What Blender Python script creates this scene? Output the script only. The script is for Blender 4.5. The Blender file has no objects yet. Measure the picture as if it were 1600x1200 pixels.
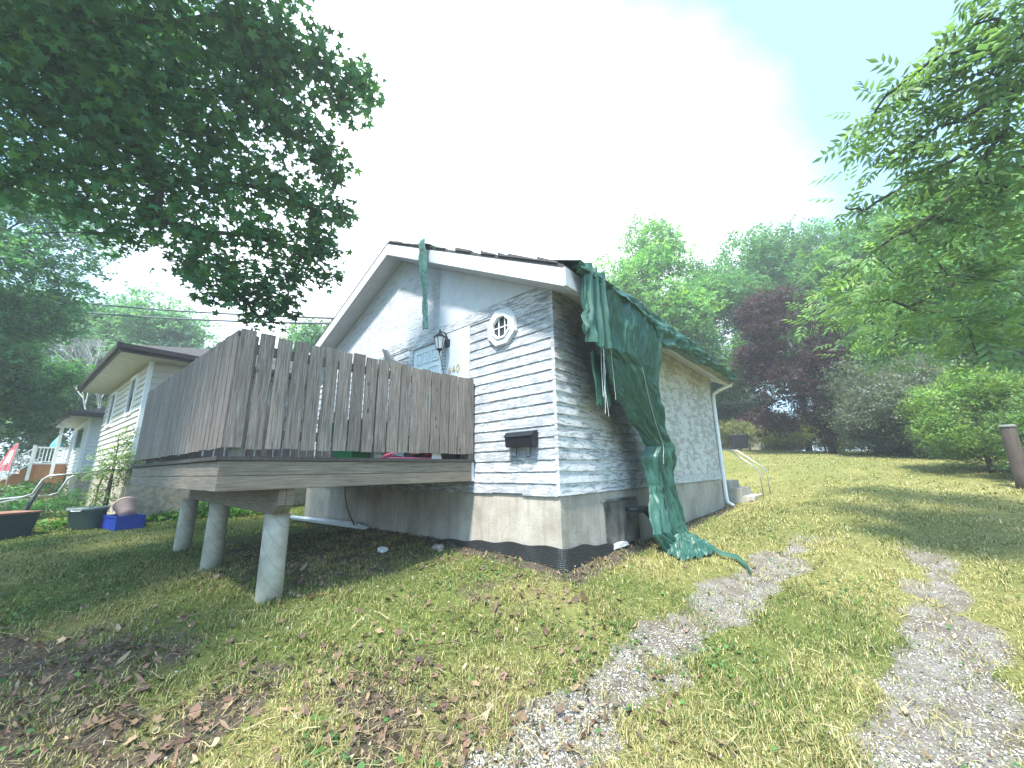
import bpy, math, random
import numpy as np
from mathutils import Vector, Matrix
random.seed(7); RNG = np.random.default_rng(11)
scene = bpy.context.scene
COL = scene.collection
R = math.radians

# ------------------------------------------------------------------ camera
cam_d = bpy.data.cameras.new('camera'); cam = bpy.data.objects.new('camera', cam_d); COL.objects.link(cam)
scene.camera = cam
cam_d.sensor_fit = 'HORIZONTAL'; cam_d.sensor_width = 36.0; cam_d.lens = 36.0*591/1600
cam_d.clip_start = 0.05; cam_d.clip_end = 1500
_p, _r = R(12.769), R(-0.845)
fwd = Vector((0, math.cos(_p), math.sin(_p))); up0 = Vector((0, -math.sin(_p), math.cos(_p))); rt0 = Vector((1, 0, 0))
# photograph's verticals lean slightly: roll about the view axis
rt = rt0*math.cos(_r) + up0*math.sin(-_r)*-1
upv = fwd.cross(rt)*-1
rt = rt.normalized(); upv = rt.cross(fwd)
M = Matrix(((rt.x, upv.x, -fwd.x, 0), (rt.y, upv.y, -fwd.y, 0), (rt.z, upv.z, -fwd.z, 1.55), (0, 0, 0, 1)))
cam.matrix_world = M
scene.render.resolution_x = 1024; scene.render.resolution_y = 768

# ------------------------------------------------------------------ light
SUN_AZ, SUN_EL = R(-152), R(60)         # azimuth from +Y, clockwise
sd = Vector((math.sin(SUN_AZ)*math.cos(SUN_EL), math.cos(SUN_AZ)*math.cos(SUN_EL), math.sin(SUN_EL)))
world = bpy.data.worlds.new('World'); scene.world = world; world.use_nodes = True
nt = world.node_tree; nt.nodes.clear()
N = nt.nodes.new; LK = nt.links.new
out = N('ShaderNodeOutputWorld'); bg = N('ShaderNodeBackground'); sky = N('ShaderNodeTexSky')
sky.sky_type = 'NISHITA'; sky.sun_disc = False; sky.sun_elevation = SUN_EL; sky.sun_rotation = SUN_AZ % (2*math.pi)
sky.air_density = 1.0; sky.dust_density = 2.0; sky.ozone_density = 1.2
tc = N('ShaderNodeTexCoord'); mp = N('ShaderNodeMapping'); mp.inputs['Scale'].default_value = (1, 1, 1.6)
nz = N('ShaderNodeTexNoise'); nz.inputs['Scale'].default_value = 1.6; nz.inputs['Detail'].default_value = 5; nz.inputs['Roughness'].default_value = .5; nz.inputs['Distortion'].default_value = .4
LK(tc.outputs['Generated'], mp.inputs[0]); LK(mp.outputs[0], nz.inputs['Vector'])
# thin bright cloud bank low in the north, opening to clear cyan sky elsewhere
dt = N('ShaderNodeVectorMath'); dt.operation = 'DOT_PRODUCT'; dt.inputs[1].default_value = (-.12, .93, .34); LK(tc.outputs['Generated'], dt.inputs[0])
ad = N('ShaderNodeMath'); ad.operation = 'MULTIPLY_ADD'; LK(nz.outputs['Fac'], ad.inputs[0]); ad.inputs[1].default_value = .55; LK(dt.outputs['Value'], ad.inputs[2])
cr = N('ShaderNodeValToRGB'); cr.color_ramp.elements[0].position = .81; cr.color_ramp.elements[1].position = 1.12
cr.color_ramp.elements[0].color = (.12, .12, .12, 1); cr.color_ramp.elements[1].color = (.95, .95, .95, 1)
sc_ = N('ShaderNodeMath'); sc_.operation = 'MULTIPLY'; sc_.inputs[1].default_value = .84; LK(ad.outputs[0], sc_.inputs[0])
LK(sc_.outputs[0], cr.inputs[0])
mx = N('ShaderNodeMix'); mx.data_type = 'RGBA'
mx.inputs['B'].default_value = (5.2, 5.5, 5.9, 1)
tint = N('ShaderNodeMix'); tint.data_type = 'RGBA'; tint.blend_type = 'MULTIPLY'; tint.inputs['Factor'].default_value = 1; tint.inputs['B'].default_value = (.50, .86, .98, 1)
LK(sky.outputs[0], tint.inputs['A']); LK(tint.outputs['Result'], mx.inputs['A']); LK(cr.outputs[0], mx.inputs['Factor']); LK(mx.outputs['Result'], bg.inputs[0])
bg.inputs[1].default_value = 0.15; LK(bg.outputs[0], out.inputs[0])
sun_d = bpy.data.lights.new('sun', 'SUN'); sun = bpy.data.objects.new('sun', sun_d); COL.objects.link(sun)
sun_d.energy = 3.3; sun_d.angle = R(5.0); sun_d.color = (1, .95, .86)
sun.rotation_euler = sd.to_track_quat('Z', 'Y').to_euler()
sun.location = (0, 0, 30)
vs = scene.view_settings; vs.view_transform = 'Standard'; vs.look = 'None'; vs.gamma = 1; vs.exposure = 1.85; vs.use_curve_mapping = False

# ------------------------------------------------------------------ materials
def mat(name):
    m = bpy.data.materials.new(name); m.use_nodes = True; t = m.node_tree
    b = t.nodes['Principled BSDF']
    return m, t, b
def node(t, kind, **kw):
    n = t.nodes.new(kind)
    for k, v in kw.items():
        if k in n.inputs: n.inputs[k].default_value = v
        else: setattr(n, k, v)
    return n
def ramp(t, src, stops, interp='LINEAR'):
    r = t.nodes.new('ShaderNodeValToRGB'); r.color_ramp.interpolation = interp
    e = r.color_ramp.elements
    while len(e) < len(stops): e.new(.5)
    for i, (p, c) in enumerate(stops):
        e[i].position = p; e[i].color = (*c, 1) if len(c) == 3 else c
    t.links.new(src, r.inputs[0]); return r.outputs[0]
def g(v): return (v, v, v)
def mixc(t, fac, a, b, mode='MIX'):
    m = t.nodes.new('ShaderNodeMix'); m.data_type = 'RGBA'; m.blend_type = mode
    for s, v in (('Factor', fac), ('A', a), ('B', b)):
        if isinstance(v, bpy.types.NodeSocket): t.links.new(v, m.inputs[s])
        elif s == 'Factor': m.inputs[s].default_value = v
        else: m.inputs[s].default_value = (*v, 1)
    return m.outputs['Result']
def math_(t, op, a, b=0.0, c=None):
    m = t.nodes.new('ShaderNodeMath'); m.operation = op
    for i, v in enumerate((a, b) if c is None else (a, b, c)):
        if isinstance(v, bpy.types.NodeSocket): t.links.new(v, m.inputs[i])
        else: m.inputs[i].default_value = v
    return m.outputs[0]
def coords(t, scale=(1, 1, 1), kind='Object', rnd=False):
    c = t.nodes.new('ShaderNodeTexCoord'); m = t.nodes.new('ShaderNodeMapping'); m.inputs['Scale'].default_value = scale
    t.links.new(c.outputs[kind], m.inputs[0])
    if rnd:
        oi = t.nodes.new('ShaderNodeObjectInfo'); vm = t.nodes.new('ShaderNodeVectorMath'); vm.operation = 'SCALE'
        vm.inputs[0].default_value = (37, 53, 71); t.links.new(oi.outputs['Random'], vm.inputs['Scale']); t.links.new(vm.outputs[0], m.inputs['Location'])
    return m.outputs[0]
def noise(t, vec, scale, detail=4, rough=.5, dist=0):
    n = node(t, 'ShaderNodeTexNoise', Scale=scale, Detail=detail, Roughness=rough, Distortion=dist)
    t.links.new(vec, n.inputs['Vector']); return n.outputs['Fac']
def bump(t, b, h, strength=.3, dist=.01):
    n = t.nodes.new('ShaderNodeBump'); n.inputs['Strength'].default_value = strength; n.inputs['Distance'].default_value = dist
    t.links.new(h, n.inputs['Height']); t.links.new(n.outputs[0], b.inputs['Normal'])
def simple(name, col, rough=.6, metal=0, var=.12, scale=12, bmp=.1):
    m, t, b = mat(name); v = coords(t)
    n = noise(t, v, scale, 5, .6)
    dark = tuple(c*(1-var*1.6) for c in col); lite = tuple(min(1, c*(1+var)) for c in col)
    t.links.new(ramp(t, n, [(.3, dark), (.7, lite)]), b.inputs['Base Color'])
    b.inputs['Roughness'].default_value = rough; b.inputs['Metallic'].default_value = metal
    if bmp: bump(t, b, n, bmp, .01)
    return m
MT = {}
def peel_mat(name, amount, bare=(.20, .215, .245), dirt=True, stretch=(2.2, 2.2, 15), paint=(.56, .575, .61)):
    m, t, b = mat(name)
    v = coords(t, stretch, 'Object'); v1 = coords(t, (1, 1, 1), 'Object'); vr = coords(t, (1, 1, 1), 'Object', rnd=True)
    n1 = noise(t, v, 2.2, 8, .68, .3); n2 = noise(t, v1, 1.1, 3, .5); n3 = noise(t, coords(t, tuple(q*2.6 for q in stretch)), 3.0, 6, .7)
    s = math_(t, 'ADD', math_(t, 'MULTIPLY', n1, 1.0), math_(t, 'MULTIPLY', n2, .3))
    s = math_(t, 'ADD', s, math_(t, 'MULTIPLY', n3, .42))
    oi = t.nodes.new('ShaderNodeObjectInfo'); s = math_(t, 'ADD', s, math_(t, 'MULTIPLY', oi.outputs['Random'], .07))
    k = ramp(t, s, [(amount+.15, g(0)), (amount+.165, g(1))])
    grain = noise(t, coords(t, (1.5, 1.5, 60)), 6, 4, .6)
    barec = ramp(t, grain, [(.3, tuple(c*.65 for c in bare)), (.7, tuple(c*1.25 for c in bare))])
    pn = noise(t, v1, 5, 4, .6)
    paintc = ramp(t, pn, [(.25, tuple(c*.82 for c in paint)), (.6, paint)])
    # thin, half-worn paint shows the grain
    th = ramp(t, s, [(amount+.15, g(0)), (amount+.34, g(.45))])
    barec = mixc(t, .15, barec, paintc)
    thin = mixc(t, th, barec, paintc)
    c = mixc(t, k, paintc, barec)
    c = mixc(t, ramp(t, noise(t, coords(t, (5, 5, 9)), 4, 6, .7), [(.5, g(0)), (.62, g(.55))]), c, tuple(p*.62 for p in paint))
    if dirt:   # dark grey-green diagonal band on the wall under the hanging tarp
        sp = t.nodes.new('ShaderNodeSeparateXYZ'); t.links.new(v1, sp.inputs[0])
        # centre line of band runs (y 0.6,z 3.3) -> (y 2.2,z 1.75)
        d = math_(t, 'ADD', math_(t, 'MULTIPLY', sp.outputs['Y'], .70), math_(t, 'MULTIPLY', sp.outputs['Z'], .72))
        d = math_(t, 'ABSOLUTE', math_(t, 'SUBTRACT', d, 2.72))
        d = math_(t, 'ADD', d, math_(t, 'MULTIPLY', math_(t, 'SUBTRACT', noise(t, v1, 3, 5, .6), .5), 1.0))
        k2 = ramp(t, d, [(.05, g(.82)), (.55, g(0))])
        on = math_(t, 'GREATER_THAN', sp.outputs['X'], -.03)
        lim = ramp(t, math_(t, 'MULTIPLY', sp.outputs['Y'], .25), [(.0, g(0)), (.12, g(1)), (.55, g(1)), (.68, g(0))])
        c = mixc(t, math_(t, 'MULTIPLY', math_(t, 'MULTIPLY', k2, on), lim), c, (.10, .125, .12))
    t.links.new(c, b.inputs['Base Color']); b.inputs['Roughness'].default_value = .75
    bump(t, b, math_(t, 'SUBTRACT', math_(t, 'MULTIPLY', grain, .4), k), .5, .004)
    return m
MT['peel_front'] = peel_mat('peeling_paint_front', .725)
MT['peel_side'] = peel_mat('peeling_paint_side', .752)
MT['peel_sheet'] = peel_mat('peeling_paint_sheet', .757, bare=(.36, .335, .32), dirt=False, stretch=(1.3, 1.3, 4), paint=(.62, .62, .64))
MT['peel_trim'] = peel_mat('peeling_paint_trim', .77, dirt=False)
MT['white'] = simple('white_paint', (.54, .555, .60), .5, 0, .06, 6, .05)
MT['white_clean'] = simple('white_vinyl', (.80, .82, .85), .4, 0, .03, 6, 0)
MT['panel'] = simple('white_panel_paint', (.48, .52, .57), .6, 0, .05, 3, .08)
# strand board painted white
m, t, b = mat('painted_strand_board'); v = coords(t, (1, 1, 1))
vn = node(t, 'ShaderNodeTexVoronoi', Scale=26.0, Randomness=1.0); t.links.new(coords(t, (1, 1, 2.2)), vn.inputs['Vector'])
n = noise(t, v, 18, 6, .7); h = math_(t, 'ADD', vn.outputs['Distance'], n)
cc = ramp(t, h, [(.45, (.28, .31, .36)), (.75, (.50, .52, .57))]); cc = mixc(t, ramp(t, noise(t, coords(t, (1.2, 1, 5)), 2.2, 7, .75), [(.5, g(0)), (.6, g(.6))]), cc, (.26, .28, .31)); t.links.new(cc, b.inputs['Base Color']); b.inputs['Roughness'].default_value = .7
bump(t, b, h, .7, .012); MT['osb'] = m
def wood_mat(name, a, c, dark, streak=1.0):
    m, t, b = mat(name)
    v = coords(t, (26, 26, .9), 'Object', True); v2 = coords(t, (1, 1, 1), 'Object', True)
    n = noise(t, v, 3.2, 7, .7, .15); n2 = noise(t, v2, 2.2, 4, .6); n3 = noise(t, coords(t, (70, 70, 2.5), 'Object', True), 2.5, 4, .7)
    base = ramp(t, n, [(.3, dark), (.48, a), (.72, c)])
    base = mixc(t, ramp(t, n3, [(.53, g(0)), (.66, g(.65))]), base, dark)
    oi = t.nodes.new('ShaderNodeObjectInfo')
    tone = ramp(t, oi.outputs['Random'], [(0, g(.72)), (1, g(1.0))])
    base = mixc(t, 1, base, tone, 'MULTIPLY')
    base = mixc(t, ramp(t, n2, [(.5, g(0)), (.75, g(.5))]), base, tuple(x*.6 for x in a))
    # knots
    kn = node(t, 'ShaderNodeTexVoronoi', Scale=2.6, Randomness=1.0); t.links.new(coords(t, (2.2, 2.2, .9), 'Object', True), kn.inputs['Vector'])
    base = mixc(t, ramp(t, kn.outputs['Distance'], [(.045, g(.85)), (.085, g(0))]), base, tuple(x*.45 for x in dark))
    t.links.new(base, b.inputs['Base Color']); b.inputs['Roughness'].default_value = .85
    bump(t, b, math_(t, 'ADD', n, n3), .55, .006)
    return m
MT['fence'] = wood_mat('weathered_fence_wood', (.205, .172, .150), (.42, .37, .335), (.052, .040, .036))
MT['deckwood'] = wood_mat('weathered_deck_wood', (.20, .18, .155), (.33, .30, .265), (.09, .075, .065))
MT['darkwood'] = wood_mat('dark_deck_edge_wood', (.06, .055, .05), (.10, .09, .085), (.03, .027, .025))
def rotmat(name, src):   # same wood with the grain along X
    pass
def wood_h(name, a, c, dark):
    m, t, b = mat(name)
    v = coords(t, (1.0, 1.0, 30), 'Object', True); n = noise(t, v, 3.0, 7, .7, .2); n2 = noise(t, coords(t, (1, 1, 1)), 2.0, 5, .6)
    base = ramp(t, n, [(.3, dark), (.5, a), (.72, c)])
    base = mixc(t, ramp(t, n2, [(.45, g(0)), (.75, g(.6))]), base, tuple(x*.55 for x in a))
    t.links.new(base, b.inputs['Base Color']); b.inputs['Roughness'].default_value = .85
    bump(t, b, n, .5, .006); return m
MT['fascia'] = wood_h('weathered_deck_fascia', (.19, .16, .125), (.30, .26, .215), (.08, .066, .052))
# concrete
m, t, b = mat('foundation_concrete'); v = coords(t)
n = noise(t, v, 1.6, 7, .62); n2 = noise(t, v, 40, 4, .6); n4 = noise(t, coords(t, (7, 7, .6)), 1.6, 5, .6)
c = ramp(t, n, [(.3, (.23, .205, .17)), (.5, (.37, .335, .295)), (.68, (.47, .44, .40))])
c = mixc(t, ramp(t, n2, [(.45, g(0)), (.8, g(.4))]), c, (.15, .14, .12))
c = mixc(t, ramp(t, n4, [(.5, g(0)), (.68, g(.5))]), c, (.22, .19, .15))
t.links.new(c, b.inputs['Base Color']); b.inputs['Roughness'].default_value = .9; bump(t, b, math_(t, 'ADD', n, n2), .35, .01); MT['conc'] = m
# pier concrete: spiral tube-form seams
m, t, b = mat('pier_concrete'); v = coords(t)
w = node(t, 'ShaderNodeTexWave', wave_type='BANDS', bands_direction='DIAGONAL', Scale=3.2, Distortion=.5); t.links.new(v, w.inputs['Vector'])
n = noise(t, v, 4, 6, .65)
c = ramp(t, n, [(.3, (.24, .22, .18)), (.55, (.42, .395, .34)), (.75, (.54, .515, .46))])
c = mixc(t, ramp(t, w.outputs['Fac'], [(.0, g(.45)), (.07, g(0))]), c, (.25, .24, .2))
sp = t.nodes.new('ShaderNodeSeparateXYZ'); t.links.new(v, sp.inputs[0])
c = mixc(t, ramp(t, math_(t, 'ADD', sp.outputs['Z'], math_(t, 'MULTIPLY', n, .3)), [(.2, g(.5)), (.5, g(0))]), c, (.22, .22, .14))
t.links.new(c, b.inputs['Base Color']); b.inputs['Roughness'].default_value = .9; bump(t, b, math_(t, 'ADD', math_(t, 'MULTIPLY', w.outputs['Fac'], .3), n), .4, .008); MT['pier'] = m
# tarp
m, t, b = mat('green_tarp_plastic'); v = coords(t)
n = noise(t, v, 7, 8, .7, .4); n2 = noise(t, v, 1.2, 3, .5)
mg = node(t, 'ShaderNodeTexVoronoi', Scale=16.0, feature='DISTANCE_TO_EDGE'); t.links.new(coords(t, (1, 1, 1)), mg.inputs['Vector'])
c = ramp(t, n, [(.2, (.026, .088, .064)), (.6, (.036, .118, .086)), (.9, (.055, .15, .115))])
c = mixc(t, ramp(t, noise(t, coords(t, (1, 1, .6)), 9, 8, .8), [(.68, g(0)), (.74, g(.6))]), c, (.22, .38, .31))
c = mixc(t, ramp(t, n2, [(.4, g(0)), (.7, g(.35))]), c, (.03, .11, .10))
t.links.new(c, b.inputs['Base Color']); b.inputs['Roughness'].default_value = .42
n9 = noise(t, coords(t, (1, 1, .45)), 16, 7, .75, .6); bump(t, b, n9, .35, .012)
tr = t.nodes.new('ShaderNodeBsdfTranslucent'); tr.inputs[0].default_value = (.02, .12, .07, 1); ms = t.nodes.new('ShaderNodeMixShader'); ms.inputs[0].default_value = .18
om = t.nodes['Material Output']; t.links.new(b.outputs[0], ms.inputs[1]); t.links.new(tr.outputs[0], ms.inputs[2]); t.links.new(ms.outputs[0], om.inputs[0]); MT['tarp'] = m
MT['membrane'] = simple('black_dimpled_membrane', (.018, .02, .022), .45, 0, .2, 30, .5)
m, t, b = mat('black_membrane_dimples'); v = coords(t, (1, 1, 1))
vd = node(t, 'ShaderNodeTexVoronoi', Scale=48.0, Randomness=0.0); t.links.new(v, vd.inputs['Vector'])
b.inputs['Base Color'].default_value = (.016, .018, .02, 1); b.inputs['Roughness'].default_value = .45; bump(t, b, vd.outputs['Distance'], .9, .01); MT['membrane'] = m
MT['black'] = simple('black_metal', (.016, .018, .024), .4, .3, .15, 20, .05)
MT['iron'] = simple('dark_iron_pipe', (.035, .038, .042), .5, .4, .2, 20, .1)
MT['hatch'] = simple('stained_steel_plate', (.13, .125, .115), .7, .1, .5, 3.5, .2)
MT['shingle'] = simple('dark_roof_shingle', (.06, .058, .06), .9, 0, .3, 25, .5)
MT['brownfascia'] = simple('brown_aluminium_fascia', (.055, .04, .042), .45, .1, .12, 8, 0)
MT['soffit'] = simple('pale_soffit_board', (.52, .50, .48), .6, 0, .07, 5, .03)
MT['cream'] = simple('cream_vinyl_siding', (.56, .53, .49), .55, 0, .06, 4, .03)
MT['paleblue'] = simple('pale_blue_vinyl_siding', (.62, .67, .69), .55, 0, .05, 4, .03)
MT['whitesiding'] = simple('white_vinyl_siding', (.76, .76, .76), .55, 0, .05, 4, .03)
MT['brickbase'] = simple('tan_block_foundation', (.38, .33, .25), .9, 0, .25, 9, .4)
MT['orange'] = wood_mat('orange_stained_wood', (.50, .22, .09), (.58, .28, .12), (.30, .12, .05))
MT['glass'] = simple('dark_window_glass', (.035, .045, .055), .06, 0, .05, 2, 0)
MT['frost'] = simple('frosted_lantern_glass', (.55, .58, .6), .3, 0, .05, 9, 0)
MT['gold'] = simple('brass_numbers', (.62, .50, .16), .35, .6, .1, 9, 0)
MT['door'] = simple('white_door_paint', (.62, .69, .72), .45, 0, .03, 4, 0)
MT['bark'] = simple('tree_bark', (.085, .07, .058), .95, 0, .35, 14, .8)
MT['palebark'] = simple('pale_dead_branch', (.42, .41, .38), .9, 0, .15, 14, .3)
MT['greybin'] = simple('grey_green_plastic', (.10, .145, .145), .5, 0, .15, 6, .05)
MT['darkbin'] = simple('dark_green_plastic', (.035, .05, .05), .5, 0, .15, 6, .05)
MT['rust'] = simple('brown_board', (.24, .12, .08), .8, 0, .2, 8, .1)
MT['blue'] = simple('blue_plastic', (.018, .05, .33), .4, 0, .1, 8, 0)
MT['pinkish'] = simple('dusty_pink_plastic', (.50, .34, .30), .5, 0, .1, 8, 0)
MT['pink'] = simple('pink_plastic', (.75, .13, .25), .35, 0, .05, 8, 0)
MT['green'] = simple('green_plastic', (.02, .24, .11), .4, 0, .08, 8, 0)
MT['galv'] = simple('galvanised_tube', (.42, .43, .42), .35, .6, .1, 10, 0)
MT['paper'] = simple('crumpled_white_paper', (.72, .73, .74), .7, 0, .08, 20, .2)
MT['rock'] = simple('grey_field_stone', (.27, .24, .21), .9, 0, .3, 8, .5)
MT['red'] = simple('red_flag_cloth', (.72, .10, .12), .8, 0, .05, 8, 0)
MT['teal'] = simple('teal_umbrella_cloth', (.13, .50, .62), .8, 0, .08, 8, 0)
MT['wire'] = simple('dark_cable_sheath', (.10, .11, .12), .6, 0, .1, 8, 0)
MT['postwood'] = wood_mat('weathered_post_wood', (.07, .05, .04), (.12, .09, .075), (.03, .022, .02))
MT['brick'] = simple('tan_brick', (.42, .26, .19), .9, 0, .2, 10, .3)
MT['roofpale'] = simple('pale_roof', (.5, .48, .46), .9, 0, .1, 10, .1)
MT['retwall'] = simple('grey_retaining_block', (.24, .24, .2), .9, 0, .25, 4, .4)

def leaf_mat(name, trans=.35, rough=.5):
    m, t, b = mat(name)
    a = node(t, 'ShaderNodeAttribute', attribute_name='Col')
    n = noise(t, coords(t, (1, 1, 1)), .8, 3, .5)
    hv = node(t, 'ShaderNodeHueSaturation', Saturation=1.0); t.links.new(math_(t, 'ADD', math_(t, 'MULTIPLY', n, .5), .75), hv.inputs['Value']); t.links.new(a.outputs['Color'], hv.inputs['Color'])
    t.links.new(hv.outputs[0], b.inputs['Base Color']); b.inputs['Roughness'].default_value = rough
    b.inputs['Specular IOR Level'].default_value = .35
    tr = t.nodes.new('ShaderNodeBsdfTranslucent')
    br = mixc(t, 1, hv.outputs[0], (1.25, 1.35, .7), 'MULTIPLY'); t.links.new(br, tr.inputs[0])
    ms = t.nodes.new('ShaderNodeMixShader'); ms.inputs[0].default_value = trans
    om = t.nodes['Material Output']; t.links.new(b.outputs[0], ms.inputs[1]); t.links.new(tr.outputs[0], ms.inputs[2]); t.links.new(ms.outputs[0], om.inputs[0])
    return m
MT['leaf'] = leaf_mat('leaf_green', .45)
MT['grass'] = leaf_mat('grass_blade', .25, .7)
MT['stone_chip'] = leaf_mat('gravel_chip', 0, .9)
MT['litter'] = leaf_mat('dry_leaf', .1, .8)

# ------------------------------------------------------------------ mesh helpers
class MB:
    def __init__(s): s.v = []; s.f = []
    def add(s, vs, fs):
        o = len(s.v); s.v += [tuple(p) for p in vs]; s.f += [tuple(i+o for i in f) for f in fs]; return s
    def box(s, x0, x1, y0, y1, z0, z1):
        vs = [(x0,y0,z0),(x1,y0,z0),(x1,y1,z0),(x0,y1,z0),(x0,y0,z1),(x1,y0,z1),(x1,y1,z1),(x0,y1,z1)]
        return s.add(vs, [(0,3,2,1),(4,5,6,7),(0,1,5,4),(1,2,6,5),(2,3,7,6),(3,0,4,7)])
    def hexa(s, vs): return s.add(vs, [(0,3,2,1),(4,5,6,7),(0,1,5,4),(1,2,6,5),(2,3,7,6),(3,0,4,7)])
    def tube(s, pts, rad, n=8, cap=True):
        pts = [Vector(p) for p in pts]; k = len(pts)
        rr = rad if isinstance(rad, (list, tuple)) else [rad]*k
        rings = []; ref = None
        for i, p in enumerate(pts):
            d = (pts[min(i+1, k-1)]-pts[max(i-1, 0)]).normalized()
            if ref is None: ref = d.orthogonal().normalized()
            a = (ref - d*ref.dot(d)).normalized(); ref = a; b = d.cross(a)
            rings.append([p + (a*math.cos(2*math.pi*j/n)+b*math.sin(2*math.pi*j/n))*rr[i] for j in range(n)])
        vs = [q for r in rings for q in r]
        fs = [(i*n+j, i*n+(j+1) % n, (i+1)*n+(j+1) % n, (i+1)*n+j) for i in range(k-1) for j in range(n)]
        if cap: fs += [tuple(range(n))[::-1], tuple((k-1)*n+j for j in range(n))]
        return s.add(vs, fs)
    def lathe(s, prof, n=20, c=(0, 0), jit=0):
        vs = []
        for r, z in prof:
            for j in range(n):
                a = 2*math.pi*j/n; vs.append((c[0]+r*math.cos(a), c[1]+r*math.sin(a), z))
        k = len(prof); fs = [(i*n+j, i*n+(j+1) % n, (i+1)*n+(j+1) % n, (i+1)*n+j) for i in range(k-1) for j in range(n)]
        fs += [tuple(range(n))[::-1], tuple((k-1)*n+j for j in range(n))]
        return s.add(vs, fs)
    def prism(s, poly, d0, d1, axis='y'):
        n = len(poly)
        mk = {'y': lambda p, d: (p[0], d, p[1]), 'x': lambda p, d: (d, p[0], p[1]), 'z': lambda p, d: (p[0], p[1], d)}[axis]
        vs = [mk(p, d0) for p in poly]+[mk(p, d1) for p in poly]
        fs = [tuple(range(n)), tuple(range(2*n-1, n-1, -1))]+[(i, i+n, (i+1) % n+n, (i+1) % n) for i in range(n)]
        return s.add(vs, fs)
    def build(s, name, m, parent=None, smooth=False, bevel=0):
        me = bpy.data.meshes.new(name); me.from_pydata(s.v, [], s.f); me.update()
        if m: me.materials.append(MT[m] if isinstance(m, str) else m)
        if smooth: me.polygons.foreach_set('use_smooth', [True]*len(me.polygons))
        o = bpy.data.objects.new(name, me); COL.objects.link(o)
        if parent: o.parent = parent
        if bevel:
            b = o.modifiers.new('bevel', 'BEVEL'); b.width = bevel; b.segments = 1
        return o
def fixn(o):
    import bmesh
    bm = bmesh.new(); bm.from_mesh(o.data); bmesh.ops.recalc_face_normals(bm, faces=bm.faces); bm.to_mesh(o.data); bm.free(); return o
def tag(o, label=None, cat=None, group=None, kind=None):
    for k, v in (('label', label), ('category', cat), ('group', group), ('kind', kind)):
        if v: o[k] = v
    return o
def empty(name, loc=(0, 0, 0), rz=0):
    o = bpy.data.objects.new(name, None); COL.objects.link(o); o.location = loc; o.rotation_euler = (0, 0, rz); o.empty_display_size = .2; return o
def share(src, parent=None, loc=(0, 0, 0), rot=(0, 0, 0), sc=None):
    o = src.copy(); COL.objects.link(o); o.parent = parent or src.parent; o.location = loc; o.rotation_euler = rot
    if sc: o.scale = sc
    return o

def tmpl(v, f): return np.array(v, float), np.array(f, int)
def scatter_mesh(name, T, pos, rot, scl, col, m, parent=None, smooth=False):
    """pos (m,3) rot (m,3,3) scl (m,) or (m,3) col (m,3)"""
    tv, tf = T; k = len(pos); n = len(tv)
    scl = np.asarray(scl, float)
    if scl.ndim == 1: scl = np.repeat(scl[:, None], 3, 1)
    P = np.einsum('mij,mnj->mni', rot, tv[None]*scl[:, None, :]) + pos[:, None, :]
    V = P.reshape(-1, 3).astype(np.float32)
    F = (tf[None]+(np.arange(k)*n)[:, None, None]).reshape(-1, 3).astype(np.int32)
    me = bpy.data.meshes.new(name)
    me.vertices.add(len(V)); me.vertices.foreach_set('co', V.ravel())
    me.loops.add(F.size); me.loops.foreach_set('vertex_index', F.ravel())
    me.polygons.add(len(F)); me.polygons.foreach_set('loop_start', np.arange(0, F.size, 3, dtype=np.int32))
    try: me.polygons.foreach_set('loop_total', np.full(len(F), 3, np.int32))
    except Exception: pass
    me.update(calc_edges=True)
    ca = me.color_attributes.new('Col', 'FLOAT_COLOR', 'POINT')
    c4 = np.ones((k, n, 4), np.float32); c4[:, :, :3] = col[:, None, :]
    ca.data.foreach_set('color', c4.ravel())
    me.materials.append(MT[m])
    o = bpy.data.objects.new(name, me); COL.objects.link(o)
    if parent: o.parent = parent
    return o
def rotz(a):
    c, s = np.cos(a), np.sin(a); z = np.zeros_like(a); o = np.ones_like(a)
    return np.stack([np.stack([c, -s, z], -1), np.stack([s, c, z], -1), np.stack([z, z, o], -1)], -2)
def rotx(a):
    c, s = np.cos(a), np.sin(a); z = np.zeros_like(a); o = np.ones_like(a)
    return np.stack([np.stack([o, z, z], -1), np.stack([z, c, -s], -1), np.stack([z, s, c], -1)], -2)
def roty(a):
    c, s = np.cos(a), np.sin(a); z = np.zeros_like(a); o = np.ones_like(a)
    return np.stack([np.stack([c, z, s], -1), np.stack([z, o, z], -1), np.stack([-s, z, c], -1)], -2)
_perm = RNG.random((256, 256))
def vnoise(x, y, s=1.0):
    x = x/s+100.3; y = y/s+57.7; xi = np.floor(x).astype(int); yi = np.floor(y).astype(int); fx = x-xi; fy = y-yi
    fx = fx*fx*(3-2*fx); fy = fy*fy*(3-2*fy)
    p = lambda a, b: _perm[a % 256, b % 256]
    return (p(xi, yi)*(1-fx)+p(xi+1, yi)*fx)*(1-fy)+(p(xi, yi+1)*(1-fx)+p(xi+1, yi+1)*fx)*fy
def fbm(x, y, s=1.0, o=4):
    r = 0; a = .5
    for i in range(o): r = r+a*vnoise(x+i*13.1, y-i*7.7, s/2**i); a *= .5
    return r/(1-.5**o)
def sstep(a, b, x): t = np.clip((x-a)/(b-a), 0, 1); return t*t*(3-2*t)

# ------------------------------------------------------------------ frames
HC = np.array([.5376, 4.5685]); AX = np.array([.74821, -.66346]); AY = np.array([.66346, .74821])   # house corner, right axis, back axis
HROT = math.atan2(AX[1], AX[0])
def LW(x, y): return tuple(HC+AX*x+AY*y)

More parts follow.
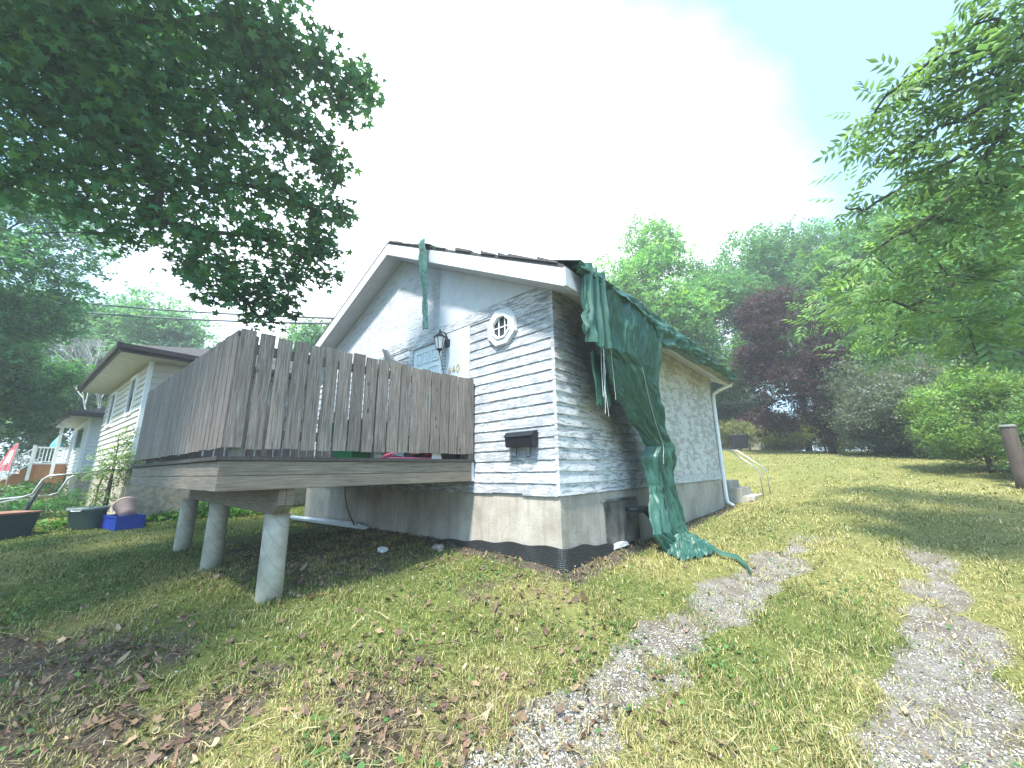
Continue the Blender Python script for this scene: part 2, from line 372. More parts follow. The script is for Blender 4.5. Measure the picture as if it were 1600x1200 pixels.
# ------------------------------------------------------------------ terrain
ctrl = [(0,0,0),(0,2.4,.05),(-2,2.2,.05),(-4,2,.08),(2.3,2.4,0),(4,2.5,0),(.8,3.3,.05),(-6,0,.0),(6,0,-.05),(0,-6,-.3),(1.74,4.05,.14),(4.2,4.1,.12),
        (*LW(-1.72,-2.35),.40),(*LW(-4,-2.4),.36),(*LW(-5.4,-2.6),.36),(*LW(-7.4,0),.50),(*LW(-4,0),.54),(*LW(-2.3,-.1),.53),(*LW(-2.3,-1),.47),(*LW(-1,-.15),.53),(*LW(-1.2,-1.2),.35),
        (*LW(.05,-.1),.50),(*LW(.1,.9),.49),(*LW(.1,2),.45),(*LW(.1,4),.50),(*LW(.1,7.2),.58),(*LW(.9,1.4),.40),(*LW(0,10),.9),(*LW(-4,4),.6),(*LW(-8,8),.9),
        (4.9,6.6,.55),(6.4,6.4,.58),(7.5,9,.95),(8.4,6.6,.85),(10.5,8.6,1.1),(9,13,1.55),(13,20,2.35),(23,28,2.5),(12.3,12,1.6),(20,19,2.0),(15,8,1.3),(20,2,1.0),
        (-8,6.4,.42),(-10,5,.40),(-12,9,.48),(-16,9,.5),(-9,10,.62),(-25,15,.4),(-40,10,.3),(-12,20,1.2),(0,22,2.2),(-25,30,1.0),(0,40,2.8),(30,50,3.2),(60,30,2.8),(-60,60,1.2),(-80,0,.2),(80,-20,.5),(0,-60,-1),(100,100,3.5),(-100,100,1.5),(0,140,3.2),(-8,-2,0)]
ctrl = np.array(ctrl, float)
def _phi(r2): return np.where(r2 > 0, .5*r2*np.log(r2+1e-12), 0)
_n = len(ctrl); _A = np.zeros((_n+3, _n+3)); _d2 = ((ctrl[:, None, :2]-ctrl[None, :, :2])**2).sum(-1)
_A[:_n, :_n] = _phi(_d2)+np.eye(_n)*.15; _A[:_n, _n] = 1; _A[:_n, _n+1:] = ctrl[:, :2]; _A[_n, :_n] = 1; _A[_n+1:, :_n] = ctrl[:, :2].T
_w = np.linalg.solve(_A, np.concatenate([ctrl[:, 2], [0, 0, 0]]))
TRK1 = np.array([(-.5,1.6),(.10,2.36),(.37,2.76),(.72,3.19),(1.16,3.61),(1.7,3.94),(2.4,4.39),(3.09,5.01),(4.3,6.1),(5.34,7.01)])
TRK2 = np.array([(1.5,1.7),(2.2,2.4),(2.95,3.0),(3.95,3.86),(4.95,4.83),(5.8,5.71),(6.6,6.58)])
def dist_poly(x, y, P):
    d = np.full(np.shape(x), 1e9)
    for a, b in zip(P[:-1], P[1:]):
        ab = b-a; t = np.clip(((x-a[0])*ab[0]+(y-a[1])*ab[1])/ab.dot(ab), 0, 1)
        d = np.minimum(d, np.hypot(x-a[0]-t*ab[0], y-a[1]-t*ab[1]))
    return d
def local(x, y):
    dx = x-HC[0]; dy = y-HC[1]; return dx*AX[0]+dy*AX[1], dx*AY[0]+dy*AY[1]
def masks(x, y):
    """gravel, dirt/litter, dryness in 0..1"""
    d1 = dist_poly(x, y, TRK1); d2 = dist_poly(x, y, TRK2); wob = fbm(x, y, .5, 4)-.5
    r = np.hypot(x, y); ed = fbm(x+9, y, 2.0, 3)
    fade = 1-sstep(6.2, 9.5, r)
    bk = .80+.20*sstep(.40, .56, fbm(x*1.0+40, y+17, .8, 3)); k1 = (1-sstep(.11, .35, d1+wob*.6))*fade*np.where(r < 4.2, 1, bk*.85); k2 = (1-sstep(.10, .36, d2+wob*.6))*fade*np.where(r < 3.4, 1, bk)
    gr = np.maximum(k1, k2)
    lx, ly = local(x, y)
    under = (1-sstep(-1.9, -1.2, lx))*sstep(-6.3, -5.6, lx)*sstep(-2.9, -2.0, ly)*(1-sstep(.0, .2, ly))
    n = fbm(x, y, 1.1, 4)
    near_left = (1-sstep(-.9, .5, x+(n-.5)*1.6))*(1-sstep(2.6, 3.5, y+(n-.5)*2.0+x*.15))
    patch = sstep(.50, .66, fbm(x+31, y+5, .7, 4))*(1-sstep(4.5, 7, r))*(1-sstep(-.5, 2.5, x))*.45
    wall = np.maximum((1-sstep(.05, .3, np.abs(lx-.12)))*sstep(-.3, .0, ly)*(1-sstep(7, 7.6, ly)), (1-sstep(.05, .25, np.abs(ly+.1)))*sstep(-8, -7.5, lx)*(1-sstep(.0, .3, lx)))
    dirt = np.clip(np.maximum.reduce([under*.5, near_left*.78*sstep(.30, .47, n), patch, wall*.85]), 0, 1)
    dry = np.clip(.22+.75*sstep(.42, .62, fbm(x-11, y+3, 1.6, 4))+.5*sstep(4.5, 9, r)*sstep(0, 2, x) - .35*(1-sstep(-6, -2, x)), 0, 1)
    return gr, dirt, dry
def H(x, y, micro=True):
    x = np.asarray(x, float); y = np.asarray(y, float); sh = x.shape; X = x.ravel(); Y = y.ravel(); Z = np.empty(len(X))
    for i in range(0, len(X), 20000):
        a = X[i:i+20000]; b = Y[i:i+20000]
        Z[i:i+20000] = _phi((a[:, None]-ctrl[None, :, 0])**2+(b[:, None]-ctrl[None, :, 1])**2)@_w[:_n]+_w[_n]+_w[_n+1]*a+_w[_n+2]*b
    # keep far field calm
    rr = np.hypot(X, Y); far = np.clip(Z, -2, 4.5); Z = Z*(1-sstep(40, 80, rr))+far*sstep(40, 80, rr)
    if micro:
        Z = Z+(fbm(X, Y, .45, 3)-.5)*.05*(1-sstep(20, 40, rr))-.03*(1-sstep(.1, .4, np.minimum(dist_poly(X, Y, TRK1), dist_poly(X, Y, TRK2))))
        lx, ly = local(X, Y)   # trench beside the exposed foundation corner
        tr = np.maximum((1-sstep(.10, .45, np.abs(ly+.12)))*sstep(-2.2, -.6, lx)*(1-sstep(.1, .4, lx)), (1-sstep(.10, .45, np.abs(lx-.12)))*sstep(-.35, -.05, ly)*(1-sstep(.7, 1.6, ly)))
        Z = Z-.05*tr
    return Z.reshape(sh)
def h1(x, y): return float(H(np.array([x]), np.array([y]))[0])
n_ = 420; tt = np.linspace(-1, 1, n_); kk = 5.6
gx = .8+np.sinh(kk*tt)/math.sinh(kk)*260; gy = 4.5+np.sinh(kk*tt)/math.sinh(kk)*260
GX, GY = np.meshgrid(gx, gy); GZ = H(GX, GY)
me = bpy.data.meshes.new('lawn')
V = np.stack([GX, GY, GZ], -1).reshape(-1, 3).astype(np.float32)
idx = np.arange(n_*n_).reshape(n_, n_); F = np.stack([idx[:-1, :-1], idx[:-1, 1:], idx[1:, 1:], idx[1:, :-1]], -1).reshape(-1, 4).astype(np.int32)
me.vertices.add(len(V)); me.vertices.foreach_set('co', V.ravel()); me.loops.add(F.size); me.loops.foreach_set('vertex_index', F.ravel())
me.polygons.add(len(F)); me.polygons.foreach_set('loop_start', np.arange(0, F.size, 4, dtype=np.int32)); 
try: me.polygons.foreach_set('loop_total', np.full(len(F), 4, np.int32))
except Exception: pass
me.polygons.foreach_set('use_smooth', np.ones(len(F), bool)); me.update(calc_edges=True)
ca = me.color_attributes.new('Mask', 'FLOAT_COLOR', 'POINT')
g_, d_, dr_ = masks(V[:, 0].astype(float), V[:, 1].astype(float))
c4 = np.stack([g_, d_, dr_, np.ones_like(g_)], -1).astype(np.float32); ca.data.foreach_set('color', c4.ravel())
m, t, b = mat('lawn_ground'); v = coords(t, (1, 1, 1), 'Object')
a = node(t, 'ShaderNodeAttribute', attribute_name='Mask'); sp = t.nodes.new('ShaderNodeSeparateColor'); t.links.new(a.outputs['Color'], sp.inputs[0])
nf = noise(t, v, 26, 8, .75); nm = noise(t, v, 4, 6, .6); nl = noise(t, v, .5, 4, .55); nst = noise(t, coords(t, (1, 1, 1)), 110, 3, .7)
green = ramp(t, nf, [(.3, (.030, .045, .012)), (.52, (.085, .120, .028)), (.72, (.17, .20, .055))])
straw = ramp(t, nf, [(.3, (.10, .09, .035)), (.52, (.26, .235, .085)), (.72, (.42, .38, .17))])
c = mixc(t, math_(t, 'MULTIPLY', sp.outputs['Blue'], ramp(t, nm, [(.35, g(.55)), (.65, g(1))])), green, straw)
c = mixc(t, ramp(t, nl, [(.35, g(0)), (.65, g(.35))]), c, (.11, .13, .03))
dirt = ramp(t, nf, [(.3, (.035, .026, .02)), (.55, (.10, .078, .06)), (.75, (.19, .15, .12))])
grav = ramp(t, nst, [(.32, (.08, .07, .06)), (.5, (.23, .21, .19)), (.68, (.40, .38, .35))])
grav = mixc(t, ramp(t, nm, [(.42, g(0)), (.62, g(.8))]), grav, (.14, .11, .085))
thr = math_(t, 'ADD', sp.outputs['Green'], math_(t, 'MULTIPLY', math_(t, 'SUBTRACT', nm, .5), .8))
c = mixc(t, ramp(t, thr, [(.35, g(0)), (.6, g(1))]), c, dirt)
thr2 = math_(t, 'ADD', sp.outputs['Red'], math_(t, 'MULTIPLY', math_(t, 'SUBTRACT', nf, .5), .7))
c = mixc(t, ramp(t, thr2, [(.3, g(0)), (.6, g(1))]), c, grav)
t.links.new(c, b.inputs['Base Color']); b.inputs['Roughness'].default_value = .95; b.inputs['Specular IOR Level'].default_value = .15
bump(t, b, math_(t, 'ADD', nf, math_(t, 'MULTIPLY', nst, .5)), .8, .03)
me.materials.append(m); lawn = bpy.data.objects.new('ground', me); COL.objects.link(lawn); lawn['kind'] = 'structure'

# ------------------------------------------------------------------ the old house (local frame: x right, y back, z up)
house = empty('old_house', (HC[0], HC[1], 0), HROT)
tag(house, 'weathered white clapboard bungalow with peeling paint, front gable and octagon window', 'house')
WX, LY = -7.45, 7.2                   # left wall, rear wall
PKX = -3.66
Z0, Z1 = 1.245, 3.95
def rz_(x): return 6.0-.52*(x-PKX) if x > PKX else 6.0-.43*(PKX-x)    # roof top height over x
MB().box(WX+.03, -.03, .03, LY-.03, Z0-.02, 3.93).build('wall_core', 'panel', house)
# front siding rows
rows = 19; ex = (3.78-Z0)/18.2
def board(x0, x1, z, h, side=False, jag=False, m='peel_front', name='siding_board'):
    b_ = MB(); lo, hi = .024, .008; ov = .008
    if not side:
        n = 1 if not jag else 14
        for i in range(n):
            a = x0+(x1-x0)*i/n; c_ = x0+(x1-x0)*(i+1)/n
            za = z+(random.uniform(-.012, .02) if jag else 0)
            zb = za
            b_.hexa([(a, -lo, za), (c_, -lo, zb), (c_, .028, zb), (a, .028, za), (a, -hi, z+h+ov), (c_, -hi, z+h+ov), (c_, .028, z+h+ov), (a, .028, z+h+ov)])
    else:
        b_.hexa([(-.028, x0, z), (lo, x0, z), (lo, x1, z), (-.028, x1, z), (-.028, x0, z+h+ov), (hi, x0, z+h+ov), (hi, x1, z+h+ov), (-.028, x1, z+h+ov)])
    return b_.build(name, m, house)
r = 0
z = Z0
rowz = []
while z < 3.90:
    rowz.append(z); z += ex
for i, z in enumerate(rowz):
    jz = z+random.uniform(-.003, .003); h = min(ex, 3.93-z)
    if z < 3.76:
        if z+h < 3.80 and z > 1.6: board(-1.56, -.022, jz, h)
        elif z <= 1.6: board(-7.44, -.022, jz, h, jag=(i == 0))
        else: board(-1.56, -.022, jz, h)
        if z > 1.6: board(-7.44, -3.18, jz, h)
    # rows above the head band only at the right
    sp_ = 1.9+random.random()*.6
    board(-.022, sp_, jz, h, True, m='peel_side'); board(sp_+.004, 2.62, jz, h, True, m='peel_side')
for z, z2, m_ in ((3.785, 3.94, 'peel_trim'),):
    MB().box(-7.44, -.74, -.03, .02, z, z2).build('head_board', m_, house)
    MB().box(-.736, -.024, -.022, .02, z, z2-.002).build('siding_board', 'peel_front', house)
# side sheet panels
for y0, y1 in ((2.624, 5.04), (5.046, 7.19)):
    MB().box(-.02, .012, y0, y1, 1.40, 3.93).build('wall_sheet', 'peel_sheet', house)
MB().box(-.02, .022, 2.624, 7.19, Z0, 1.395).build('bottom_trim_board', 'peel_trim', house)
# corner bead
MB().box(-.020, .016, -.020, .016, Z0+.005, 3.92).build('corner_post', 'peel_trim', house)
# gable panels (2.44 m sheets)
seams = [0.0, -2.38, -4.82, -7.45]
for i in range(3):
    a, c_ = seams[i+1]+.004, seams[i]-.004
    pts = [(a, 3.955), (c_, 3.955), (c_, max(3.96, rz_(c_)-.27))]
    if a < PKX < c_: pts.append((PKX, rz_(PKX)-.27))
    pts.append((a, rz_(a)-.27))
    if i == 0: pts = [(a, 3.955), (c_, 3.955), (a, rz_(a)-.27)]
    o = MB().prism(pts, -.012, .03).build('gable_panel', 'white' if i == 0 else 'osb', house); fixn(o)
# rear gable
fixn(MB().prism([(WX, 3.9), (-.02, 3.9), (-.02, 3.92), (PKX, rz_(PKX)-.27), (WX, rz_(WX)-.27)], LY-.06, LY-.02).build('rear_gable', 'white', house))
fixn(MB().prism([(WX+.01, -3), (WX+.04, -3)], 0, 1).build('trim', 'white', house)) if False else None
# roof
XR, XL, YF, YB = .43, -7.95, -.36, 7.55
def slab(xa, xb, dz0, dz1, y0, y1):
    return MB().hexa([(xa, y0, rz_(xa)+dz0), (xb, y0, rz_(xb)+dz0), (xb, y1, rz_(xb)+dz0), (xa, y1, rz_(xa)+dz0), (xa, y0, rz_(xa)+dz1), (xb, y0, rz_(xb)+dz1), (xb, y1, rz_(xb)+dz1), (xa, y1, rz_(xa)+dz1)])
slab(XL, PKX, -.03, .02, YF, YB).build('roof_slope', 'shingle', house)
slab(PKX, XR, -.03, .02, YF, YB).build('roof_slope', 'shingle', house)
# ragged shingle lumps along the front rake
for i in range(34):
    x = random.uniform(-3.6, .3); w = random.uniform(.08, .3); z = rz_(x)
    MB().hexa([(x, YF-.02, z+.02), (x+w, YF-.02, rz_(x+w)+.02), (x+w, YF+.25, rz_(x+w)+.02), (x, YF+.25, z+.02), (x+.01, YF-.015, z+random.uniform(.03, .07)), (x+w, YF-.01, rz_(x+w)+random.uniform(.03, .06)), (x+w, YF+.25, rz_(x+w)+.04), (x, YF+.25, z+.04)]).build('shingle', 'shingle', house)
# rake fascia + soffit
slab(XL, PKX, -.26, -.032, YF, YF+.03).build('rake_fascia', 'white', house)
slab(PKX, XR, -.26, -.032, YF, YF+.03).build('rake_fascia', 'white', house)
slab(XL, PKX, -.262, -.245, YF+.032, .03).build('rake_soffit', 'white', house)
slab(PKX, XR, -.262, -.245, YF+.032, .03).build('rake_soffit', 'white', house)
# right eave: fascia, gutter, soffit
ze = rz_(XR)
MB().box(XR-.002, XR+.022, YF, YB, ze-.255, ze-.02).build('eave_fascia', 'white', house)
MB().hexa([(-.02, .032, 3.87), (XR-.004, .032, ze-.25), (XR-.004, YB, ze-.25), (-.02, YB, 3.87), (-.02, .032, 3.885), (XR-.004, .032, ze-.235), (XR-.004, YB, ze-.235), (-.02, YB, 3.885)]).build('eave_soffit', 'white', house)
gm = MB(); prof = [(.0, 0), (.0, -.10), (.05, -.12), (.10, -.10), (.125, -.01), (.11, -.01), (.09, -.09), (.05, -.105), (.012, -.09), (.012, 0)]
fixn(gm.prism([(XR+.024+p[0], ze-.03+p[1]) for p in prof], .4, YB+.02).build('eave_gutter', 'white_clean', house))
dm = MB().tube([(XR+.09, 7.3, ze-.13), (XR+.06, 7.25, ze-.24), (.22, 7.18, 3.52), (.075, 7.15, 3.42), (.06, 7.15, 3.2), (.06, 7.15, .78), (.08, 7.15, .68), (.20, 7.16, .60)], .045, 8)
dm.build('downspout', 'white_clean', house, True)
# foundation
MB().box(WX+.02, -.01, .004, .3, .15, Z0-.006).build('foundation_wall', 'conc', house)
MB().box(WX+.02, WX+.3, .304, LY-.02, .15, Z0-.006).build('foundation_wall', 'conc', house)
for y0, y1 in ((.006, .90), (.905, 2.9), (2.905, 5.1), (5.105, 7.16)):
    MB().box(-.25, -.004+random.uniform(0, .003), y0, y1, .15, Z0-.008).build('foundation_panel', 'conc', house, bevel=.004)
# hatch in the foundation with an iron pipe
hz = MB(); hz.box(-.02, .016, 1.93, 1.99, .55, 1.098); hz.box(-.02, .03, .95, 1.99, 1.10, 1.135); hz.build('hatch_frame', 'hatch', house, bevel=.005)
MB().box(-.01, .012, 1.022, 1.40, .56, 1.098).build('hatch_plate', 'hatch', house)
MB().box(-.01, .07, 1.405, 1.926, .53, 1.08).build('hatch_plate', 'hatch', house, bevel=.006)
pm = MB().tube([(.06, 1.52, .98), (.16, 1.52, .98), (.23, 1.60, .975), (.24, 2.5, .95)], .035, 10); pm.tube([(.23, 1.62, .975), (.235, 1.75, .97)], .05, 10); pm.tube([(.22, 1.75, .975), (.26, 1.88, .87)], .04, 10); pm.build('vent_pipe', 'iron', house, True)
# membrane sheet, wavy top edge
def strip(pts_top, pts_bot, name, mm, n=1):
    b_ = MB(); k = len(pts_top); b_.add(pts_top+pts_bot, [(i, i+1, k+i+1, k+i) for i in range(k-1)]); return b_.build(name, mm, house, True)
topn = []; botn = []
for i in range(81):
    s = i/80*4.4
    if s < 2.6: x, y, nx, ny = -2.6+s, 0, 0, -1; zt = .56+.12*sstep(0, 2.4, s)
    else: x, y, nx, ny = 0, s-2.6, 1, 0; zt = .68-.16*sstep(2.6, 4.3, s)
    k = math.exp(-((s-2.6)/.18)**2)
    if k > .02: nx, ny = (nx+k*.6, ny) if s < 2.6 else (nx, ny-k*.6)
    wv = .5+.5*math.sin(s*7+math.sin(s*3)*2)
    zt += .012*math.sin(s*11); o_ = .035+.012*wv
    topn.append((x+nx*o_, y+ny*o_, float(zt))); o2 = .07+.035*wv; botn.append((x+nx*o2, y+ny*o2, .22))
strip(topn, botn, 'foundation_membrane', 'membrane')
# cable on the foundation
MB().tube([(-5.35, -.03, 1.3), (-5.33, -.03, 1.1), (-5.15, -.05, .85), (-4.85, -.1, .68), (-4.5, -.2, .6)], .011, 6).build('hanging_cable', 'iron', house, True)
# blank panel, door, frame
MB().box(-2.15, -1.565, -.024, .02, 1.62, 3.775).build('wall_panel', 'panel', house)
dfm = MB(); dfm.box(-3.175, -3.08, -.05, .02, 1.70, 3.78); dfm.box(-3.175, -2.155, -.05, .02, 3.69, 3.78); dfm.box(-2.24, -2.155, -.05, .02, 1.70, 3.688); dfm.build('door_frame', 'peel_trim', house, bevel=.004)
door = MB().box(-3.076, -2.244, -.016, .02, 1.71, 3.686).build('door', 'door', house)
def dpan(x0, x1, z0, z1):
    b_ = MB(); y = -.017
    for (a0, a1, c0, c1) in ((x0, x1, z0, z0+.02), (x0, x1, z1-.02, z1), (x0, x0+.02, z0+.02, z1-.02), (x1-.02, x1, z0+.02, z1-.02)): b_.box(a0, a1, y-.014, y, c0, c1)
    b_.box(x0+.055, x1-.055, y-.010, y, z0+.055, z1-.055)
    return b_.build('door_panel', 'door', door)
for x0, x1 in ((-2.98, -2.78), (-2.74, -2.58), (-2.54, -2.34)): dpan(x0, x1, 3.38, 3.60)
for x0, x1 in ((-2.98, -2.70), (-2.62, -2.34)): dpan(x0, x1, 2.45, 3.32 if False else 3.30); dpan(x0, x1, 1.85, 2.38)
MB().box(-2.75, -2.57, -.036, -.019, 3.05, 3.22).build('door_window', 'glass', door)
MB().tube([(-2.33, -.02, 2.68), (-2.33, -.08, 2.68)], .03, 10).build('door_handle', 'gold', door, True)
# house number 440
seg = {'4': [[(.06, .16), (0, .06), (.10, .06)], [(.075, .10), (.07, -.0)]], '0': [[(.05+.045*math.cos(a), .08+.08*math.sin(a)) for a in [i*math.pi/6 for i in range(13)]]]}
for i, ch in enumerate('440'):
    b_ = MB()
    for pl in seg[ch]: b_.tube([(-2.085+i*.105+p[0]*.8+p[1]*.15, -.035, 3.06+p[1]*.7+i*.008) for p in pl], .006, 5)
    b_.build('number_digit', 'gold', house)
# octagon window
wc = (-.86, 3.545)
def octa(r, y0, y1, rx=1.0): return [(wc[0]+r*rx*math.cos(math.pi/8+i*math.pi/4), wc[1]+r*math.sin(math.pi/8+i*math.pi/4)) for i in range(8)]
def ring(r0, r1, y0, y1, name, mm, par):
    A = octa(r0, 0, 0); B = octa(r1, 0, 0); vs = []
    for (p, y) in ((A, y1), (B, y1), (B, y0), (A, y0)): vs += [(q[0], y, q[1]) for q in p]
    fs = []
    for k in range(4):
        for i in range(8): fs.append((k*8+i, k*8+(i+1) % 8, ((k+1) % 4)*8+(i+1) % 8, ((k+1) % 4)*8+i))
    return fixn(MB().add(vs, fs).build(name, mm, par))
wf = ring(.18, .285, -.068, -.018, 'octagon_window', 'white', house)
ring(.165, .19, -.085, -.0255, 'inner_frame', 'white_clean', wf); ring(.27, .30, -.045, -.0185, 'outer_trim', 'white', wf)
fixn(MB().prism(octa(.18, 0, 0), -.034, -.024).build('window_pane', 'glass', wf))
mm_ = MB()
for dx in (-.058, .058): mm_.box(wc[0]+dx-.007, wc[0]+dx+.007, -.046, -.036, wc[1]-.165, wc[1]+.165)
mm_.box(wc[0]-.17, wc[0]+.17, -.048, -.0465, wc[1]-.007, wc[1]+.007); mm_.build('muntin', 'white_clean', wf)

# lantern
lan = empty('wall_lantern', LW(-2.1, -.02)+(3.6,), HROT); tag(lan, 'black wall lantern beside the front door with a long tail rod', 'lantern')
MB().lathe([(.055, -.06), (.06, 0), (.055, .06)], 10).build('back_plate', 'black', lan)
MB().tube([(0, 0, .05), (.0, -.06, .16), (0, -.15, .17), (0, -.17, .12)], .012, 6).build('arm', 'black', lan, True)
MB().lathe([(.012, .20), (.02, .15), (.10, .08), (.105, .06), (.02, .06)], 6, (0, -.17)).build('cap', 'black', lan)
MB().lathe([(.085, .055), (.05, -.13), (.045, -.135)], 6, (0, -.17)).build('lantern_glass', 'frost', lan)
fr = MB()
for k in range(6):
    a = k*math.pi/3; fr.tube([(.09*math.cos(a), -.17+.09*math.sin(a), .06), (.052*math.cos(a), -.17+.052*math.sin(a), -.135)], .006, 4)
fr.lathe([(.055, -.135), (.05, -.15), (.015, -.17), (.012, -.2)], 6, (0, -.17)); fr.build('cage', 'black', lan)
MB().tube([(0, -.17, -.2), (.01, -.12, -.4), (.03, -.03, -.75)], .006, 5).build('tail_rod', 'black', lan)
# mailbox
mbx = empty('mailbox', LW(-.5, -.03)+(1.83,), HROT); tag(mbx, 'black metal mailbox with two hooks hanging on the peeling front wall', 'mailbox')
fixn(MB().prism([(.0, 0), (-.11, .0), (-.125, .13), (-.085, .175), (0, .19)], -.225, .225, 'x').build('box', 'black', mbx, bevel=.004))
fixn(MB().prism([(-.128, .125), (-.137, .128), (-.09, .187), (0, .202), (0, .192), (-.086, .178)], -.235, .235, 'x').build('lid', 'black', mbx))
for sx in (-.11, .12):
    MB().tube([(sx, -.02, 0), (sx, -.03, -.09), (sx, -.05, -.125), (sx-.01, -.085, -.12), (sx-.015, -.10, -.08)], .006, 6).build('hook', 'black', mbx, True)

# ------------------------------------------------------------------ deck
deck = empty('wooden_deck', (HC[0], HC[1], 0), HROT); tag(deck, 'raised weathered grey wooden deck with board fence railing on concrete piers', 'deck')
DX0, DX1, DY = -1.43, -5.85, -2.98
sk = lambda x: DY-.22*(x-DX0)/(DX1-DX0)     # street face is slightly skewed
# decking boards along y
n = 31
for i in range(n):
    a = DX0+.02-(i)*(4.44/n); c_ = a-4.44/n+.006
    MB().hexa([(c_, sk(c_)-.03, 1.665), (a, sk(a)-.03, 1.665), (a, -.03, 1.665), (c_, -.03, 1.665), (c_, sk(c_)-.03, 1.70), (a, sk(a)-.03, 1.70), (a, -.03, 1.70), (c_, -.03, 1.70)]).build('deck_board', 'darkwood', deck)
# fascia boards
for z0, z1 in ((1.405, 1.530), (1.534, 1.660)):
    MB().box(DX0-.038, DX0, DY, -.08, z0, z1).build('fascia_board', 'fascia', deck, bevel=.003)
    MB().hexa([(DX1, sk(DX1), z0), (DX0-.039, sk(DX0), z0), (DX0-.039, sk(DX0)+.038, z0), (DX1, sk(DX1)+.038, z0), (DX1, sk(DX1), z1), (DX0-.039, sk(DX0), z1), (DX0-.039, sk(DX0)+.038, z1), (DX1, sk(DX1)+.038, z1)]).build('fascia_board', 'fascia', deck, bevel=.003)
    MB().box(DX1, DX1+.038, DY-.17, -.03, z0, z1).build('fascia_board', 'fascia', deck)
MB().box(DX0-.06, DX0-.004, -.078, -.03, 1.40, 1.66).build('ledger_end', 'white', deck)
for i in range(7):
    y = -2.6+i*.4; MB().box(DX1+.05, DX0-.05, y, y+.04, 1.43, 1.662).build('joist', 'deckwood', deck)
for y in (-2.47, -2.40):
    fixn(MB().prism([(DX1+.1, 1.40), (-1.50, 1.40), (-1.50, 1.25), (-1.60, 1.165), (DX1+.1, 1.165)], y, y+.065).build('beam', 'fascia', deck))
PIERS = ((-1.76, -2.37, .112), (-3.88, -2.42, .112), (-5.66, -2.46, .112))
for i, (x, y, r_) in enumerate(PIERS):
    gz = h1(*LW(x, y)); lean = (.03, -.01, .0)[i]
    pz = MB().lathe([(r_*1.03, gz-.3-gz), (r_*1.01, .15), (r_, .5), (r_, 1.163-gz)], 28); o = pz.build('concrete_pier', 'pier', deck, True); o.location = (x, y, gz); o.rotation_euler = (0, -lean, 0)
    o.data.polygons[-1].use_smooth = False
    MB().box(x-.09, x+.09, y-.03-.02, y+.03+.05, 1.163, 1.170).build('post_bracket', 'galv', deck)
# railing posts and rails
ZT = 2.86
def fboard(x0, y0, x1, y1, z0, z1, off, name='fence_board', mm='fence'):
    """upright board, face from (x0,y0) to (x1,y1), thickness to the left of that direction"""
    d = Vector((x1-x0, y1-y0)); L = d.length; ang = math.atan2(d.y, d.x)
    tl = random.uniform(-.004, .004)
    me_ = MB().hexa([(0, 0, 0), (L, 0, 0), (L, .022, 0), (0, .022, 0), (tl, 0, z1-z0), (L+tl, 0, z1-z0+random.uniform(-.004, .004)), (L+tl, .022, z1-z0), (tl, .022, z1-z0)])
    o = me_.build(name, mm, deck); o.location = (x0, y0, z0)
    if name == 'fence_board' and L > .08:
        nm_ = MB()
        for zq in (.13, .93):
            for xq in (.28, .72): nm_.box(L*xq-.004, L*xq+.004, -.002, .001, zq-.004, zq+.004)
        nm_.build('nail_heads', 'rust', o); o.rotation_euler = (0, 0, ang); return o
nb = 19; wdt = 2.93/nb; y = DY+.02
wide_gaps = {0: .03, 1: .025, 2: .025, 3: .022, 4: .022, 5: .022, 6: .02}
for i in range(nb):     # right-hand face (outer side of posts), boards from street corner to wall
    gap = wide_gaps.get(i, .017)+random.uniform(-.003, .007)
    if i in (12, 17): gap = .004
    y1 = DY+.02+(i+1)*wdt
    fboard(DX0+.0, y, DX0+.0, y1-gap, 1.77+random.uniform(-.008, .008), ZT-.0+random.uniform(-.012, .012)-.0*i, 0); y = y1
nb = 31; wd = (DX0-DX1)/nb
for i in range(nb):     # street face
    xa = DX0-.02-i*wd; xb = xa-wd+random.uniform(.010, .022)
    fboard(xb, sk(xb)-.0, xa, sk(xa)-.0, 1.77+random.uniform(-.006, .006), ZT+random.uniform(-.01, .01), 0)
nb = 20
for i in range(nb):     # left face
    ya = -.06-i*(3.1/nb); yb = ya-3.1/nb+random.uniform(.02, .03)
    fboard(DX1, ya, DX1, yb, 1.77, ZT+random.uniform(-.01, .01), 0)
for (x, y) in ((DX0-.07, DY+.08), (DX0-.07, -1.55), (DX0-.07, -.12), (-3.0, DY-.0+.03), (-4.5, DY-.06), (DX1+.1, DY-.1), (DX1+.1, -1.5), (DX1+.1, -.1)):
    MB().box(x-.045, x+.045, y-.0, y+.09, 1.70, ZT-.03).build('railing_post', 'deckwood', deck)
for z0, z1 in ((1.86, 1.95), (2.66, 2.75)):
    MB().box(DX0-.065, DX0-.026, DY+.10, -.04, z0, z1).build('rail', 'fascia', deck)
    MB().hexa([(DX1, sk(DX1)+.025, z0), (DX0-.03, DY+.025, z0), (DX0-.03, DY+.063, z0), (DX1, sk(DX1)+.063, z0), (DX1, sk(DX1)+.025, z1), (DX0-.03, DY+.025, z1), (DX0-.03, DY+.063, z1), (DX1, sk(DX1)+.063, z1)]).build('rail', 'fascia', deck)
    MB().box(DX1+.03, DX1+.068, DY, -.04, z0-.10, z1-.10).build('rail', 'fascia', deck)

